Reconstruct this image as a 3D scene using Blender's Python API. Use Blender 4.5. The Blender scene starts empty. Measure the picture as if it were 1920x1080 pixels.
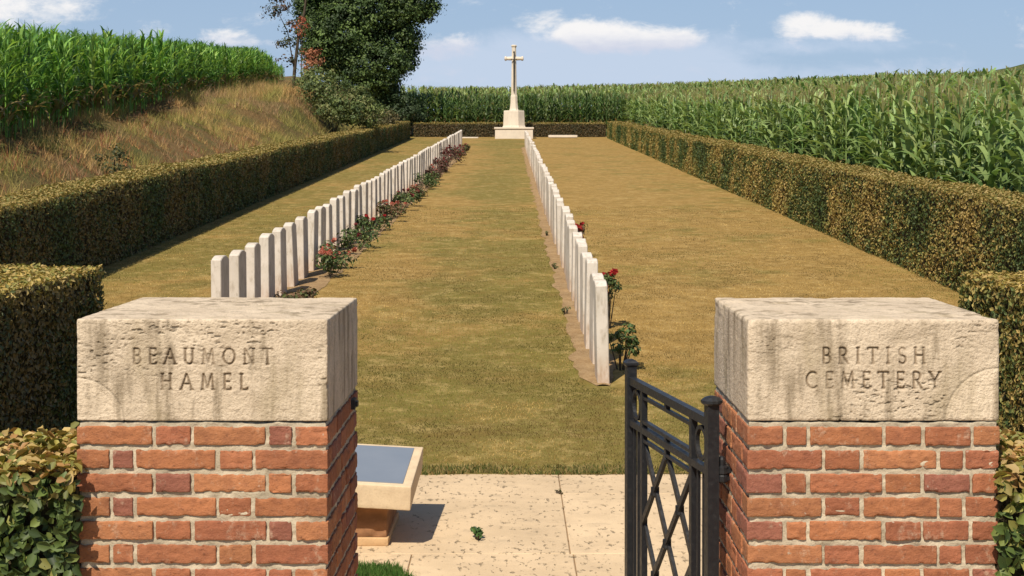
import bpy, math, random
import numpy as np
from mathutils import Vector
R = math.radians
SC = bpy.context.scene
# ------------------------------------------------------------------ camera, sky, sun, exposure
CAMZ = 1.96
cam = bpy.data.objects.new('camera', bpy.data.cameras.new('camera'))
SC.collection.objects.link(cam); SC.camera = cam
cam.location = (0, 0, CAMZ); cam.rotation_euler = (R(90-.75), 0, 0)
cam.data.sensor_width = 36; cam.data.lens = 52.0
cam.data.shift_y = -0.101; cam.data.shift_x = 0.001
cam.data.clip_start = .05; cam.data.clip_end = 3000
TO_SUN = Vector((-.29, -.74, 1.0)).normalized()
SUN_EL = math.asin(TO_SUN.z); SUN_ROT = math.atan2(TO_SUN.x, TO_SUN.y)
sd = bpy.data.lights.new('sun', 'SUN'); sd.energy = 4.9; sd.angle = R(.53); sd.color = (1, .905, .77)
sun = bpy.data.objects.new('sun', sd); SC.collection.objects.link(sun)
sun.rotation_euler = (-TO_SUN).to_track_quat('-Z', 'Y').to_euler(); sun.location = (-10, -20, 30)
SC.view_settings.view_transform = 'Standard'; SC.view_settings.look = 'None'
SC.view_settings.exposure = 0.24; SC.view_settings.gamma = 1
SC.cycles.use_denoising = True
SC.cycles.max_bounces = 6; SC.cycles.transparent_max_bounces = 4

class NT:
    """tiny node-tree helper"""
    def __init__(s, nt): s.nt = nt; s.L = nt.links
    def n(s, t, **k):
        x = s.nt.nodes.new(t)
        for a, b in k.items(): setattr(x, a, b)
        return x
    def put(s, sock, v):
        if v is None: return
        if isinstance(v, bpy.types.NodeSocket): s.L.new(v, sock)
        elif isinstance(v, (tuple, list)) and len(v) == 3 and sock.type == 'RGBA': sock.default_value = (*v, 1)
        else: sock.default_value = v
    def m(s, op, a, b=None, c=None, clamp=False):
        x = s.n('ShaderNodeMath', operation=op, use_clamp=clamp)
        for i, v in enumerate((a, b, c)): s.put(x.inputs[i], v)
        return x.outputs[0]
    def mix(s, f, a, b, bt='MIX'):
        x = s.n('ShaderNodeMix', data_type='RGBA', blend_type=bt)
        s.put(x.inputs[0], f); s.put(x.inputs[6], a); s.put(x.inputs[7], b)
        return x.outputs[2]
    def ramp(s, f, lo, hi, a=0., b=1.):
        x = s.n('ShaderNodeMapRange'); x.interpolation_type = 'SMOOTHSTEP'
        s.put(x.inputs[0], f); x.inputs[1].default_value = lo; x.inputs[2].default_value = hi
        x.inputs[3].default_value = a; x.inputs[4].default_value = b
        return x.outputs[0]
    def noise(s, vec, scale, detail=4, rough=.55, dist=0):
        x = s.n('ShaderNodeTexNoise'); s.put(x.inputs['Vector'], vec); x.inputs['Scale'].default_value = scale
        x.inputs['Detail'].default_value = detail; x.inputs['Roughness'].default_value = rough
        x.inputs['Distortion'].default_value = dist
        return x.outputs['Fac']
    def scaled(s, vec, sc, loc=(0, 0, 0)):
        x = s.n('ShaderNodeMapping'); s.L.new(vec, x.inputs[0]); x.inputs['Scale'].default_value = sc
        x.inputs['Location'].default_value = loc
        return x.outputs[0]

w = bpy.data.worlds.new('World'); SC.world = w; w.use_nodes = True
t = NT(w.node_tree); w.node_tree.nodes.clear()
sky = t.n('ShaderNodeTexSky', sky_type='NISHITA'); sky.sun_disc = False
sky.sun_elevation = SUN_EL; sky.sun_rotation = SUN_ROT; sky.altitude = 100; sky.air_density = 1.0; sky.dust_density = .6; sky.ozone_density = 2.0
tc = t.n('ShaderNodeTexCoord'); sep = t.n('ShaderNodeSeparateXYZ'); t.L.new(tc.outputs['Generated'], sep.inputs[0])
ys = t.m('MAXIMUM', sep.outputs[1], .05)
u = t.m('DIVIDE', sep.outputs[0], ys); v = t.m('DIVIDE', sep.outputs[2], ys)
cb = t.n('ShaderNodeCombineXYZ'); t.L.new(u, cb.inputs[0]); t.L.new(v, cb.inputs[1])
nz = t.noise(t.scaled(cb.outputs[0], (1, 1.5, 1)), 24, 8, .66, .4)
nz2 = t.noise(t.scaled(cb.outputs[0], (1, 2.6, 1), (3, 1, 0)), 68, 5, .6)
nzm = t.m('ADD', t.m('MULTIPLY', nz, .75), t.m('MULTIPLY', nz2, .25))
def blob(cu, cv, ru, rv, st):
    cu, cv, ru, rv = cu/2, cv/2, ru/2, rv/2
    a = t.m('DIVIDE', t.m('SUBTRACT', u, cu), ru); b = t.m('DIVIDE', t.m('SUBTRACT', v, cv), rv)
    r = t.m('ADD', t.m('MULTIPLY', a, a), t.m('MULTIPLY', b, b))
    return t.m('MULTIPLY', t.m('SUBTRACT', 1, r, clamp=True), st)
def total(bl):
    s_ = None
    for q in bl:
        x = blob(*q); s_ = x if s_ is None else t.m('ADD', s_, x)
    return s_
bright = total([(-.66, .214, .125, .040, 1.25), (-.485, .183, .045, .018, .7), (-.395, .170, .06, .016, .7), (-.335, .163, .03, .012, .7),
                (.055, .190, .06, .030, .95), (.16, .174, .12, .030, 1.3), (.23, .170, .06, .018, .7), (.10, .168, .05, .02, .7),
                (.405, .187, .075, .024, 1.25), (.475, .181, .075, .020, 1.1), (-.085, .160, .07, .022, .85), (-.12, .120, .10, .018, .45), (1.2, .3, .3, .08, 1.), (-1.3, .35, .3, .1, 1.)])
soft = total([(.12, .145, .28, .055, 1.4), (.44, .164, .13, .020, .7), (-.10, .135, .10, .035, .75), (-.45, .155, .25, .02, .5), (.20, .110, .55, .030, .8), (.60, .13, .3, .02, .35)])
fb = t.ramp(t.m('ADD', bright, t.m('MULTIPLY', t.m('SUBTRACT', nzm, .5), 4.2)), .20, 1.35)
fs = t.ramp(t.m('ADD', soft, t.m('MULTIPLY', t.m('SUBTRACT', nzm, .5), 1.8)), .1, 1.1, 0, .75)
shade = t.ramp(t.m('ADD', v, t.m('MULTIPLY', nz2, .01)), .0825, .0975)
skyc = t.mix(1.0, sky.outputs[0], (.96, 1.0, 1.10), 'MULTIPLY')
hz = t.ramp(v, .02, .30, .80, .1)
skyc = t.mix(hz, skyc, (4.5, 6.1, 8.5))
c1 = t.mix(fs, skyc, (7.0, 8.1, 9.9))
c2 = t.mix(t.m('MULTIPLY', fb, .92), c1, t.mix(shade, (7.6, 8.0, 9.4), (11.5, 11.2, 11.0)))
bg = t.n('ShaderNodeBackground'); t.put(bg.inputs[0], c2); bg.inputs[1].default_value = .072
wo = t.n('ShaderNodeOutputWorld'); t.L.new(bg.outputs[0], wo.inputs[0])

# ------------------------------------------------------------------ numpy noise and mesh helpers
def rng(s): return np.random.default_rng(s)
def _h(ix, iy, iz, s):
    n = (ix*374761393 + iy*668265263 + iz*2147483647 + s*974711) & 0xffffffff
    n = ((n ^ (n >> 13))*1274126177) & 0xffffffff
    n = (n ^ (n >> 16)) & 0xffffff
    return n/float(0xffffff)
def vn(p, s=0):
    p = np.asarray(p, float); i = np.floor(p).astype(np.int64); f = p-i; f = f*f*(3-2*f)
    o = 0
    for dx in (0, 1):
        for dy in (0, 1):
            for dz in (0, 1):
                wt = (f[..., 0] if dx else 1-f[..., 0])*(f[..., 1] if dy else 1-f[..., 1])*(f[..., 2] if dz else 1-f[..., 2])
                o = o + wt*_h(i[..., 0]+dx, i[..., 1]+dy, i[..., 2]+dz, s)
    return o
def fbm(p, oct=4, s=0):
    p = np.asarray(p, float); o = 0; a = .5; tot = 0
    for k in range(oct): o = o + a*vn(p*(2**k), s+k*17); tot += a; a *= .5
    return o/tot
def sstep(x, a, b):
    t_ = np.clip((x-a)/(b-a), 0, 1); return t_*t_*(3-2*t_)
def xyz(x, y, z=0): 
    x = np.asarray(x, float); return np.stack([x, np.broadcast_to(y, x.shape), np.broadcast_to(z, x.shape)], -1)

class MB:
    def __init__(s): s.V = []; s.F = []; s.C = []; s.M = []; s.n = 0
    def add(s, v, f, c=(.5, .5, .5), m=0):
        v = np.asarray(v, float).reshape(-1, 3); f = np.asarray(f, np.int64)
        if len(v) == 0: return s
        c = np.broadcast_to(np.asarray(c, float), (len(v), 3))
        s.V.append(v); s.C.append(c); s.F.append(f+s.n); s.M.append(np.full(len(f), m)); s.n += len(v); return s
    def box(s, a, b, c=(.5, .5, .5), m=0):
        x0, y0, z0 = a; x1, y1, z1 = b
        v = [(x0,y0,z0),(x1,y0,z0),(x1,y1,z0),(x0,y1,z0),(x0,y0,z1),(x1,y0,z1),(x1,y1,z1),(x0,y1,z1)]
        return s.add(v, [(0,3,2,1),(4,5,6,7),(0,1,5,4),(1,2,6,5),(2,3,7,6),(3,0,4,7)], c, m)
    def bar(s, p, q, wa, wb, up=(0, 0, 1), c=(.5, .5, .5), m=0):
        p = Vector(p); q = Vector(q); d = (q-p).normalized(); a = d.cross(Vector(up)).normalized(); b = a.cross(d)
        v = []
        for e in (p, q):
            for i, j in ((-1,-1),(1,-1),(1,1),(-1,1)): v.append(e+a*(i*wa/2)+b*(j*wb/2))
        return s.add([tuple(x) for x in v], [(0,1,2,3),(7,6,5,4),(0,4,5,1),(1,5,6,2),(2,6,7,3),(3,7,4,0)], c, m)
    def lathe(s, prof, k=8, o=(0, 0, 0), rot=0, c=(.5, .5, .5), m=0):
        v = []; n = len(prof)
        for r, z in prof:
            for i in range(k):
                a = rot+2*math.pi*i/k; v.append((o[0]+r*math.cos(a), o[1]+r*math.sin(a), o[2]+z))
        f = [(j*k+i, j*k+(i+1) % k, (j+1)*k+(i+1) % k, (j+1)*k+i) for j in range(n-1) for i in range(k)]
        s.add(v, f, c, m)
        s.F.append(np.array([[s.n-k+i for i in range(k)]])); s.M.append(np.array([m])); 
        s.F.append(np.array([[s.n-n*k+i for i in range(k-1, -1, -1)]])); s.M.append(np.array([m])); return s
    def tube(s, pts, rad, k=6, c=(.5, .5, .5), m=0):
        pts = [Vector(p) for p in pts]; v = []
        for i, p in enumerate(pts):
            d = (pts[min(i+1, len(pts)-1)]-pts[max(i-1, 0)]).normalized()
            a = d.cross(Vector((.31, .93, .17))).normalized(); b = d.cross(a)
            for j in range(k):
                an = 2*math.pi*j/k; v.append(tuple(p+(a*math.cos(an)+b*math.sin(an))*rad[i]))
        f = [(i*k+j, i*k+(j+1) % k, (i+1)*k+(j+1) % k, (i+1)*k+j) for i in range(len(pts)-1) for j in range(k)]
        return s.add(v, f, c, m)
    def mesh(s, name, mats, smooth=False):
        me = bpy.data.meshes.new(name)
        V = np.concatenate(s.V); C = np.concatenate(s.C)
        loops = np.concatenate([f.ravel() for f in s.F]); cnt = np.concatenate([np.full(len(f), f.shape[1]) for f in s.F])
        st = np.concatenate([[0], np.cumsum(cnt)[:-1]])
        me.vertices.add(len(V)); me.vertices.foreach_set('co', V.ravel().astype(np.float32))
        me.loops.add(len(loops)); me.loops.foreach_set('vertex_index', loops.astype(np.int32))
        me.polygons.add(len(cnt)); me.polygons.foreach_set('loop_start', st.astype(np.int32)); me.polygons.foreach_set('loop_total', cnt.astype(np.int32))
        me.polygons.foreach_set('material_index', np.concatenate(s.M).astype(np.int32))
        me.polygons.foreach_set('use_smooth', np.full(len(cnt), smooth))
        at = me.color_attributes.new('Col', 'FLOAT_COLOR', 'POINT')
        at.data.foreach_set('color', np.concatenate([C, np.ones((len(C), 1))], 1).ravel().astype(np.float32))
        for m_ in (mats if isinstance(mats, (list, tuple)) else [mats]): me.materials.append(m_)
        me.update(calc_edges=True); me.validate(); return me
    def obj(s, name, mats, parent=None, smooth=False, loc=(0, 0, 0)):
        o = bpy.data.objects.new(name, s.mesh(name, mats, smooth)); SC.collection.objects.link(o)
        o.parent = parent; o.location = loc; return o
def tag(o, label=None, cat=None, group=None, kind=None):
    for k, x in (('label', label), ('category', cat), ('group', group), ('kind', kind)):
        if x: o[k] = x
    return o
def empty(name, loc=(0, 0, 0), rz=0):
    o = bpy.data.objects.new(name, None); SC.collection.objects.link(o); o.location = loc; o.rotation_euler = (0, 0, rz)
    o.empty_display_size = .2; return o
def copy_tree(o, parent=None):
    c = o.copy(); SC.collection.objects.link(c); c.parent = parent
    for ch in o.children: copy_tree(ch, c)
    return c
def grid(nx, ny):
    i, j = np.meshgrid(np.arange(nx-1), np.arange(ny-1), indexing='ij'); a = (i*ny+j).ravel()
    return np.stack([a, a+ny, a+ny+1, a+1], 1)
def rbox(mb, lo, hi, r, res, fn=None, c=(.5, .5, .5), m=0, skip=()):
    """box of gridded faces with rounded edges; fn(p, n) gives (depth inward, colour)"""
    lo = np.array(lo, float); hi = np.array(hi, float)
    for ax in range(3):
        for sg in (0, 1):
            if (ax, sg) in skip: continue
            a, b = [k for k in range(3) if k != ax]
            def lin(k):
                n_ = max(2, int(round((hi[k]-lo[k]-2*r)/res))+1)
                return np.concatenate([[lo[k], lo[k]+r*.35], np.linspace(lo[k]+r, hi[k]-r, n_), [hi[k]-r*.35, hi[k]]])
            A, B = np.meshgrid(lin(a), lin(b), indexing='ij')
            p = np.empty(A.shape+(3,)); p[..., a] = A; p[..., b] = B; p[..., ax] = hi[ax] if sg else lo[ax]
            q = np.clip(p, lo+r, hi-r); n = p-q; n /= np.linalg.norm(n, axis=-1, keepdims=True)
            p2 = q+n*r; col = np.broadcast_to(np.array(c, float), p2.shape)
            if fn is not None:
                d, col = fn(p2, n); p2 = p2-n*d[..., None]
            f = grid(*A.shape)
            # outward winding
            if (ax == 1) == bool(sg): f = f[:, ::-1]
            mb.add(p2.reshape(-1, 3), f, np.asarray(col).reshape(-1, 3), m)

# ------------------------------------------------------------------ materials
MATS = {}
def mat(name, rough=.9, spec=.3, build=None):
    m = bpy.data.materials.new(name); m.use_nodes = True; nt = m.node_tree; nt.nodes.clear(); t = NT(nt)
    out = t.n('ShaderNodeOutputMaterial'); b = t.n('ShaderNodeBsdfPrincipled')
    b.inputs['Roughness'].default_value = rough; b.inputs['Specular IOR Level'].default_value = spec
    t.L.new(b.outputs[0], out.inputs[0]); t.b = b; t.out = out
    tc = t.n('ShaderNodeTexCoord'); t.o = tc.outputs['Object']
    at = t.n('ShaderNodeAttribute'); at.attribute_name = 'Col'; t.col = at.outputs['Color']
    geo = t.n('ShaderNodeNewGeometry'); t.pos = geo.outputs['Position']
    if build: build(t)
    MATS[name] = m; return m
def bump(t, h, st, dist=.01, prev=None):
    b = t.n('ShaderNodeBump'); b.inputs['Strength'].default_value = st; b.inputs['Distance'].default_value = dist
    t.L.new(h, b.inputs['Height'])
    if prev: t.L.new(prev, b.inputs['Normal'])
    t.L.new(b.outputs[0], t.b.inputs['Normal']); return b.outputs[0]
def leafmat(name, rough, spec, trans):
    def f(t):
        t.put(t.b.inputs['Base Color'], t.col)
        tr = t.n('ShaderNodeBsdfTranslucent'); t.put(tr.inputs[0], t.mix(1.0, t.col, (1.25, 1.25, .7), 'MULTIPLY'))
        mx = t.n('ShaderNodeMixShader'); mx.inputs[0].default_value = trans
        t.L.new(t.b.outputs[0], mx.inputs[1]); t.L.new(tr.outputs[0], mx.inputs[2]); t.L.new(mx.outputs[0], t.out.inputs[0])
    return mat(name, rough, spec, f)
M_leaf = leafmat('hedge_leaf', .55, .35, .22)
M_corn = leafmat('maize_leaf', .45, .45, .36)
M_grass = leafmat('dry_blade', .8, .2, .3)
M_petal = leafmat('petal', .6, .3, .25)
def f_core(t):
    n = t.noise(t.pos, 14, 4); t.put(t.b.inputs['Base Color'], t.mix(n, (.030, .026, .014), (.07, .055, .028))); bump(t, t.noise(t.pos, 30, 3), .8, .05)
M_core = mat('twiggy_core', .95, .1, f_core)
def f_bark(t):
    n = t.noise(t.scaled(t.o, (1, 1, .25)), 22, 5); t.put(t.b.inputs['Base Color'], t.mix(n, (.035, .026, .018), (.12, .095, .065))); bump(t, n, .8, .02)
M_bark = mat('bark', .95, .1, f_bark)
def f_lawn(t):
    st = t.scaled(t.pos, (.6, .5, 1.0))
    big = t.noise(st, .55, 4, .6); mid = t.noise(t.scaled(t.pos, (1.1, .9, 1)), 1.3, 5, .6); fine = t.noise(t.pos, 38, 4, .7); fin2 = t.noise(t.scaled(t.pos, (1, 1.2, 1)), 9, 4, .65)
    sp = t.n('ShaderNodeSeparateXYZ'); t.L.new(t.pos, sp.inputs[0])
    near = t.ramp(sp.outputs[1], 9.2, 15, .15, 0)
    cen = t.m('MULTIPLY', t.ramp(sp.outputs[0], -2.0, -.2, 0, .13), t.ramp(sp.outputs[0], .4, 1.2, 1, 0))
    lf = t.ramp(sp.outputs[0], -3.0, -4.2, 0, .12)
    g = t.m('ADD', t.m('MULTIPLY', t.m('ADD', big, mid), .5), t.m('ADD', t.m('ADD', near, cen), lf))
    g = t.ramp(g, .49, .66)
    g = t.m('MULTIPLY', g, .9)
    c = t.mix(g, (.335, .210, .064), (.160, .142, .032))
    str_ = t.noise(t.scaled(t.pos, (.8, 1.5, 1)), 2.0, 6, .72)
    c = t.mix(t.ramp(str_, .46, .70, 0, .6), c, (.20, .128, .036)); c = t.mix(t.ramp(str_, .46, .28, 0, .5), c, (.46, .315, .125))
    c = t.mix(t.ramp(fine, .35, .75, 0, .6), c, (.115, .08, .025))
    cl = t.noise(t.scaled(t.pos, (1, .8, 1)), 4.5, 6, .75); c = t.mix(t.ramp(cl, .48, .68, 0, .5), c, (.19, .125, .036)); c = t.mix(t.ramp(cl, .52, .34, 0, .45), c, (.46, .33, .13))
    c = t.mix(t.ramp(fin2, .5, .8, 0, .40), c, (.44, .31, .13))
    t.put(t.b.inputs['Base Color'], c); bump(t, t.m('ADD', fine, t.m('MULTIPLY', fin2, 1.0)), .55, .02)
M_lawn = mat('dry_lawn', .95, .1, f_lawn)
def f_ground(t):
    a = t.noise(t.pos, .6, 5, .6); b = t.noise(t.pos, 12, 4, .7)
    c = t.mix(t.ramp(a, .35, .65), (.19, .12, .05), (.10, .10, .03)); c = t.mix(t.ramp(b, .4, .7, 0, .6), c, (.07, .05, .025))
    t.put(t.b.inputs['Base Color'], c); bump(t, b, .7, .05)
M_ground = mat('field_soil', .95, .1, f_ground)
def f_hill(t):
    a = t.noise(t.scaled(t.pos, (1, .3, 1)), .5, 6, .7); b = t.noise(t.pos, 2.5, 3)
    t.put(t.b.inputs['Base Color'], t.mix(t.ramp(a, .35, .65), (.05, .085, .025), (.13, .13, .045))); bump(t, b, 1, .4)
M_hill = mat('far_crop', .9, .1, f_hill)
def f_soil(t):
    a = t.noise(t.pos, 7, 5, .65); b = t.noise(t.pos, 60, 3, .7)
    c = t.mix(t.ramp(a, .3, .7), (.36, .24, .12), (.24, .15, .07)); c = t.mix(t.ramp(b, .45, .75, 0, .6), c, (.46, .34, .20))
    t.put(t.b.inputs['Base Color'], c); bump(t, t.m('ADD', a, b), .8, .02)
M_soil = mat('bare_soil', .95, .1, f_soil)
def f_pave(t):
    a = t.noise(t.pos, 2.2, 5, .6); pits = t.noise(t.scaled(t.pos, (.9, .42, 1)), 34, 4, .6); pm = t.noise(t.pos, 3.0, 3); gr = t.noise(t.pos, 160, 2)
    c = t.mix(t.ramp(a, .3, .7), (.68, .51, .315), (.57, .425, .26))
    c = t.mix(t.ramp(gr, .4, .7, 0, .25), c, (.38, .29, .18))
    pf = t.m('MULTIPLY', t.ramp(pits, .57, .68), t.ramp(pm, .34, .54))
    c = t.mix(t.m('MULTIPLY', pf, .75), c, (.22, .16, .09))
    dt = t.noise(t.pos, 5.5, 6, .7); c = t.mix(t.ramp(dt, .52, .74, 0, .45), c, (.33, .255, .165))
    c = t.mix(1.0, c, t.col, 'MULTIPLY')
    t.put(t.b.inputs['Base Color'], c); h = t.m('SUBTRACT', t.m('MULTIPLY', gr, .15), pf); bump(t, h, .9, .008)
M_pave = mat('limestone_paving', .85, .25, f_pave)
def f_cap(t):
    a = t.noise(t.o, 5, 5, .6); g = t.noise(t.o, 120, 3, .6); st = t.noise(t.scaled(t.o, (1, 1, .12)), 16, 4, .6); band = t.noise(t.scaled(t.o, (1, 1, .5)), 4.5, 3)
    sp = t.n('ShaderNodeSeparateXYZ'); t.L.new(t.o, sp.inputs[0])
    c = t.mix(t.ramp(a, .3, .7), (.66, .54, .39), (.53, .425, .30))
    c = t.mix(t.ramp(g, .45, .75, 0, .35), c, (.36, .29, .21))
    sf = t.m('MULTIPLY', t.ramp(st, .46, .64), t.ramp(band, .42, .58))
    c = t.mix(t.m('MULTIPLY', sf, .80), c, (.21, .16, .10))
    s2 = t.noise(t.scaled(t.o, (1, 1, .3), (4, 2, 1)), 7, 5, .65); c = t.mix(t.ramp(s2, .5, .72, 0, .55), c, (.33, .26, .155))
    c = t.mix(1.0, c, t.col, 'MULTIPLY')
    sd2 = t.noise(t.o, 45, 4, .7); c = t.mix(t.ramp(sd2, .52, .68, 0, .5), c, (.27, .215, .15)); t.put(t.b.inputs['Base Color'], c); bump(t, t.m('ADD', g, sd2), .75, .006)
M_cap = mat('weathered_limestone', .9, .2, f_cap)
def f_brick(t):
    g = t.noise(t.o, 90, 4, .65); s_ = t.noise(t.o, 24, 4, .6); sp = t.noise(t.o, 34, 2)
    c = t.mix(t.ramp(s_, .4, .75, 0, .4), t.col, (.13, .045, .03)); c = t.mix(t.ramp(g, .5, .8, 0, .35), c, (.45, .22, .12))
    c = t.mix(t.ramp(sp, .68, .76, 0, .7), c, (.50, .42, .32))
    dk = t.noise(t.scaled(t.o, (1, 1, 1.8)), 52, 5, .75); c = t.mix(t.ramp(dk, .54, .70, 0, .65), c, (.10, .045, .03))
    lm = t.noise(t.scaled(t.o, (1, 1, .7), (5, 5, 5)), 15, 6, .8); c = t.mix(t.ramp(lm, .54, .70, 0, .6), c, (.50, .36, .25))
    t.put(t.b.inputs['Base Color'], c); bump(t, t.m('ADD', g, dk), .9, .0035)
M_brick = mat('red_brick', .9, .2, f_brick)
def f_mortar(t):
    g = t.noise(t.o, 110, 3, .7); a = t.noise(t.o, 9, 4)
    c = t.mix(t.ramp(a, .35, .7), (.54, .455, .325), (.35, .295, .205)); c = t.mix(t.ramp(g, .5, .8, 0, .5), c, (.16, .12, .085))
    t.put(t.b.inputs['Base Color'], c); bump(t, g, .8, .004)
M_mortar = mat('sandy_mortar', .95, .1, f_mortar)
def f_hs(t):
    oi = t.n('ShaderNodeObjectInfo'); sp = t.n('ShaderNodeSeparateXYZ'); t.L.new(t.o, sp.inputs[0])
    a = t.noise(t.pos, 4, 5, .6); b = t.noise(t.scaled(t.pos, (1, 1, .3)), 22, 4, .6)
    c = t.mix(t.ramp(a, .3, .7), (.68, .61, .52), (.56, .50, .41)); c = t.mix(t.ramp(b, .48, .70, 0, .6), c, (.34, .28, .20))
    li = t.noise(t.pos, 16, 5, .7); c = t.mix(t.ramp(li, .58, .70, 0, .5), c, (.30, .26, .18))
    c = t.mix(t.m('MULTIPLY', oi.outputs['Random'], .28), c, (.45, .38, .30))
    foot = t.m('MULTIPLY', t.ramp(sp.outputs[2], .34, .02), t.ramp(b, .3, .6, .35, 1))
    c = t.mix(t.m('MULTIPLY', foot, .55), c, (.42, .25, .14))
    t.put(t.b.inputs['Base Color'], c); bump(t, b, .35, .004)
M_hs = mat('white_headstone', .85, .25, f_hs)
def f_cross(t):
    a = t.noise(t.pos, 1.6, 5, .65); b = t.noise(t.scaled(t.pos, (1, 1, .3)), 9, 4)
    c = t.mix(t.ramp(a, .3, .7), (.70, .61, .48), (.60, .52, .41)); c = t.mix(t.ramp(b, .5, .8, 0, .35), c, (.42, .35, .27))
    t.put(t.b.inputs['Base Color'], c); bump(t, b, .3, .01)
M_cross = mat('cross_stone', .85, .2, f_cross)
def f_bronze(t):
    t.put(t.b.inputs['Base Color'], t.mix(t.noise(t.pos, 8, 3), (.05, .045, .035), (.09, .075, .05))); t.b.inputs['Metallic'].default_value = .5
M_bronze = mat('dark_bronze', .6, .4, f_bronze)
def f_iron(t):
    a = t.noise(t.o, 60, 4, .6); b = t.noise(t.o, 6, 3)
    c = t.mix(t.ramp(a, .5, .8, 0, .5), (.014, .015, .017), (.035, .034, .034)); c = t.mix(t.ramp(b, .6, .8, 0, .35), c, (.05, .035, .025))
    t.put(t.b.inputs['Base Color'], c); t.put(t.b.inputs['Roughness'], t.ramp(a, .3, .7, .36, .55)); bump(t, a, .25, .002)
M_iron = mat('black_painted_iron', .45, .5, f_iron)
def f_plaque(t):
    a = t.noise(t.o, 5, 4); t.put(t.b.inputs['Base Color'], t.mix(a, (.20, .235, .28), (.26, .29, .33))); t.b.inputs['Metallic'].default_value = .2
M_plaque = mat('blue_grey_plaque', .45, .5, f_plaque)
def f_lect(t):
    a = t.noise(t.o, 9, 5, .6); g = t.noise(t.o, 90, 3)
    c = t.mix(t.ramp(a, .3, .7), (.70, .545, .35), (.58, .44, .28)); c = t.mix(t.ramp(g, .5, .75, 0, .3), c, (.42, .30, .19))
    t.put(t.b.inputs['Base Color'], t.mix(1.0, c, t.col, 'MULTIPLY')); bump(t, g, .4, .004)
M_lect = mat('sawn_limestone', .85, .2, f_lect)

# ------------------------------------------------------------------ the ground
SL = .0469
def lawn_z(y): return -.44+SL*y
def ground_z(x, y):
    x = np.asarray(x, float); y = np.asarray(y, float)
    z = np.maximum(lawn_z(y), 0)-.02; y = y/2
    z = np.where(y > 95, lawn_z(190)+(y-95)*.02, z)
    wr = sstep(np.maximum(x-6.8, y-44), 0, 7)*(x > -8.5)
    yy = np.minimum(y, 95)
    z = z+wr*(.0085*yy+.030*np.clip(x, 0, 60))*sstep(y, 3, 10)
    xc = -9.8-.19*(yy-14); c = 1.55+.045*(yy-14)
    tt = sstep(-x, 6.6, np.maximum(-xc, 7.5))
    z = z+tt*np.clip(c, .9, 4)*sstep(y, 2, 8)
    z = z+1.7*np.exp(-(((x+9.2)/1.9)**2+((y-33.5)/5.)**2))*sstep(-x, 6.4, 7.6)
    z = z+sstep(-x, 6.8, 9)*.30*(fbm(xyz(x*.6, y*1.), 3, 5)-.5)*2
    return z
def axis(b): return np.array(sorted(set(np.round(np.concatenate(b), 3))))
gx = axis([np.arange(-400, -60, 20.), np.arange(-60, -16, 2.), np.arange(-16, 16, .5), np.arange(16, 80, 2.), np.arange(80, 401, 20.)])
gy = axis([np.arange(-60, 0, 6.), np.arange(0, 12, .5), np.arange(12, 100, .8), np.arange(100, 200, 3.), np.arange(200, 900, 20.)])
X, Y = np.meshgrid(gx, gy, indexing='ij')
mb = MB(); mb.add(np.stack([X, Y, ground_z(X, Y)], -1).reshape(-1, 3), grid(*X.shape))
tag(mb.obj('ground', M_ground, smooth=True), 'field soil and rough ground all around the cemetery', kind='structure')
# far hill
hx = np.linspace(45, 210, 90); hy = np.linspace(240, 380, 20); X, Y = np.meshgrid(hx, hy, indexing='ij')
Z = 4+15.2*sstep(X, 66, 120)*sstep(Y, 236, 300)+9*sstep(X, 45, 80)*sstep(Y, 236, 300)-4+fbm(xyz(X*.3, Y*.3), 3, 3)*.9
mb = MB(); mb.add(np.stack([X, Y, Z], -1).reshape(-1, 3), grid(*X.shape))
tag(mb.obj('hill', M_hill, smooth=True), 'low green hill on the skyline beyond the maize at right', kind='structure')
# lawn
lx = np.arange(-6.6, 6.61, .2); ly = np.concatenate([np.arange(9.36, 24, .1), np.arange(24, 87, .5)]); X, Y = np.meshgrid(lx, ly, indexing='ij')
def lawn_surf(x, y): return lawn_z(y)+.012*(fbm(xyz(np.asarray(x)*1.3, np.asarray(y)*1.3), 3, 9)-.5)+.004
Yj = np.where(Y == 9.36, 9.36+.05*(vn(xyz(X*4, 0), 3)-.5)-.012*(X*0+1), Y)
mb = MB(); mb.add(np.stack([X, Yj, lawn_surf(X, Yj)], -1).reshape(-1, 3), grid(*X.shape))
tag(mb.obj('lawn', M_lawn, smooth=True), 'sunburnt mown lawn of the cemetery', kind='structure')
def row_left_x(y):
    y = np.asarray(y)/2
    return np.where(y < 10, -2.84+.035*(y-7.1), -2.7385+.0188*(y-10))
def row_right_x(y): return .77-.0015*(y-12)
# bare soil strips along the two rows
def strip(xf, y0, y1, dl, dr, seed, name, label):
    yy = np.arange(y0, y1, .12); r1 = (fbm(xyz(yy*2.3, 1), 3, seed)-.5)*.14; r2 = (fbm(xyz(yy*2.3, 7), 3, seed+3)-.5)*.14
    cols = []
    for k in range(5):
        f = k/4; tp_ = sstep(yy, y0-.05, y0+.45); x = xf(yy)+((dl+r1)*(1-f)+(dr+r2)*f)*(.35+.65*tp_); cols.append(np.stack([x, yy, lawn_surf(x, yy)+.005+.012*math.sin(math.pi*f)], -1))
    P = np.stack(cols, 0); mb = MB(); mb.add(P.reshape(-1, 3), grid(5, len(yy)))
    return tag(mb.obj(name, M_soil, smooth=True), label, kind='structure')
strip(row_right_x, 12.2, 68.6, -.20, .13, 4, 'soil_border', 'narrow strip of bare soil along the right row of headstones')
strip(row_left_x, 13.8, 68.6, -.16, .42, 8, 'soil_border', 'planted strip of bare soil along the left row of headstones')
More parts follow.
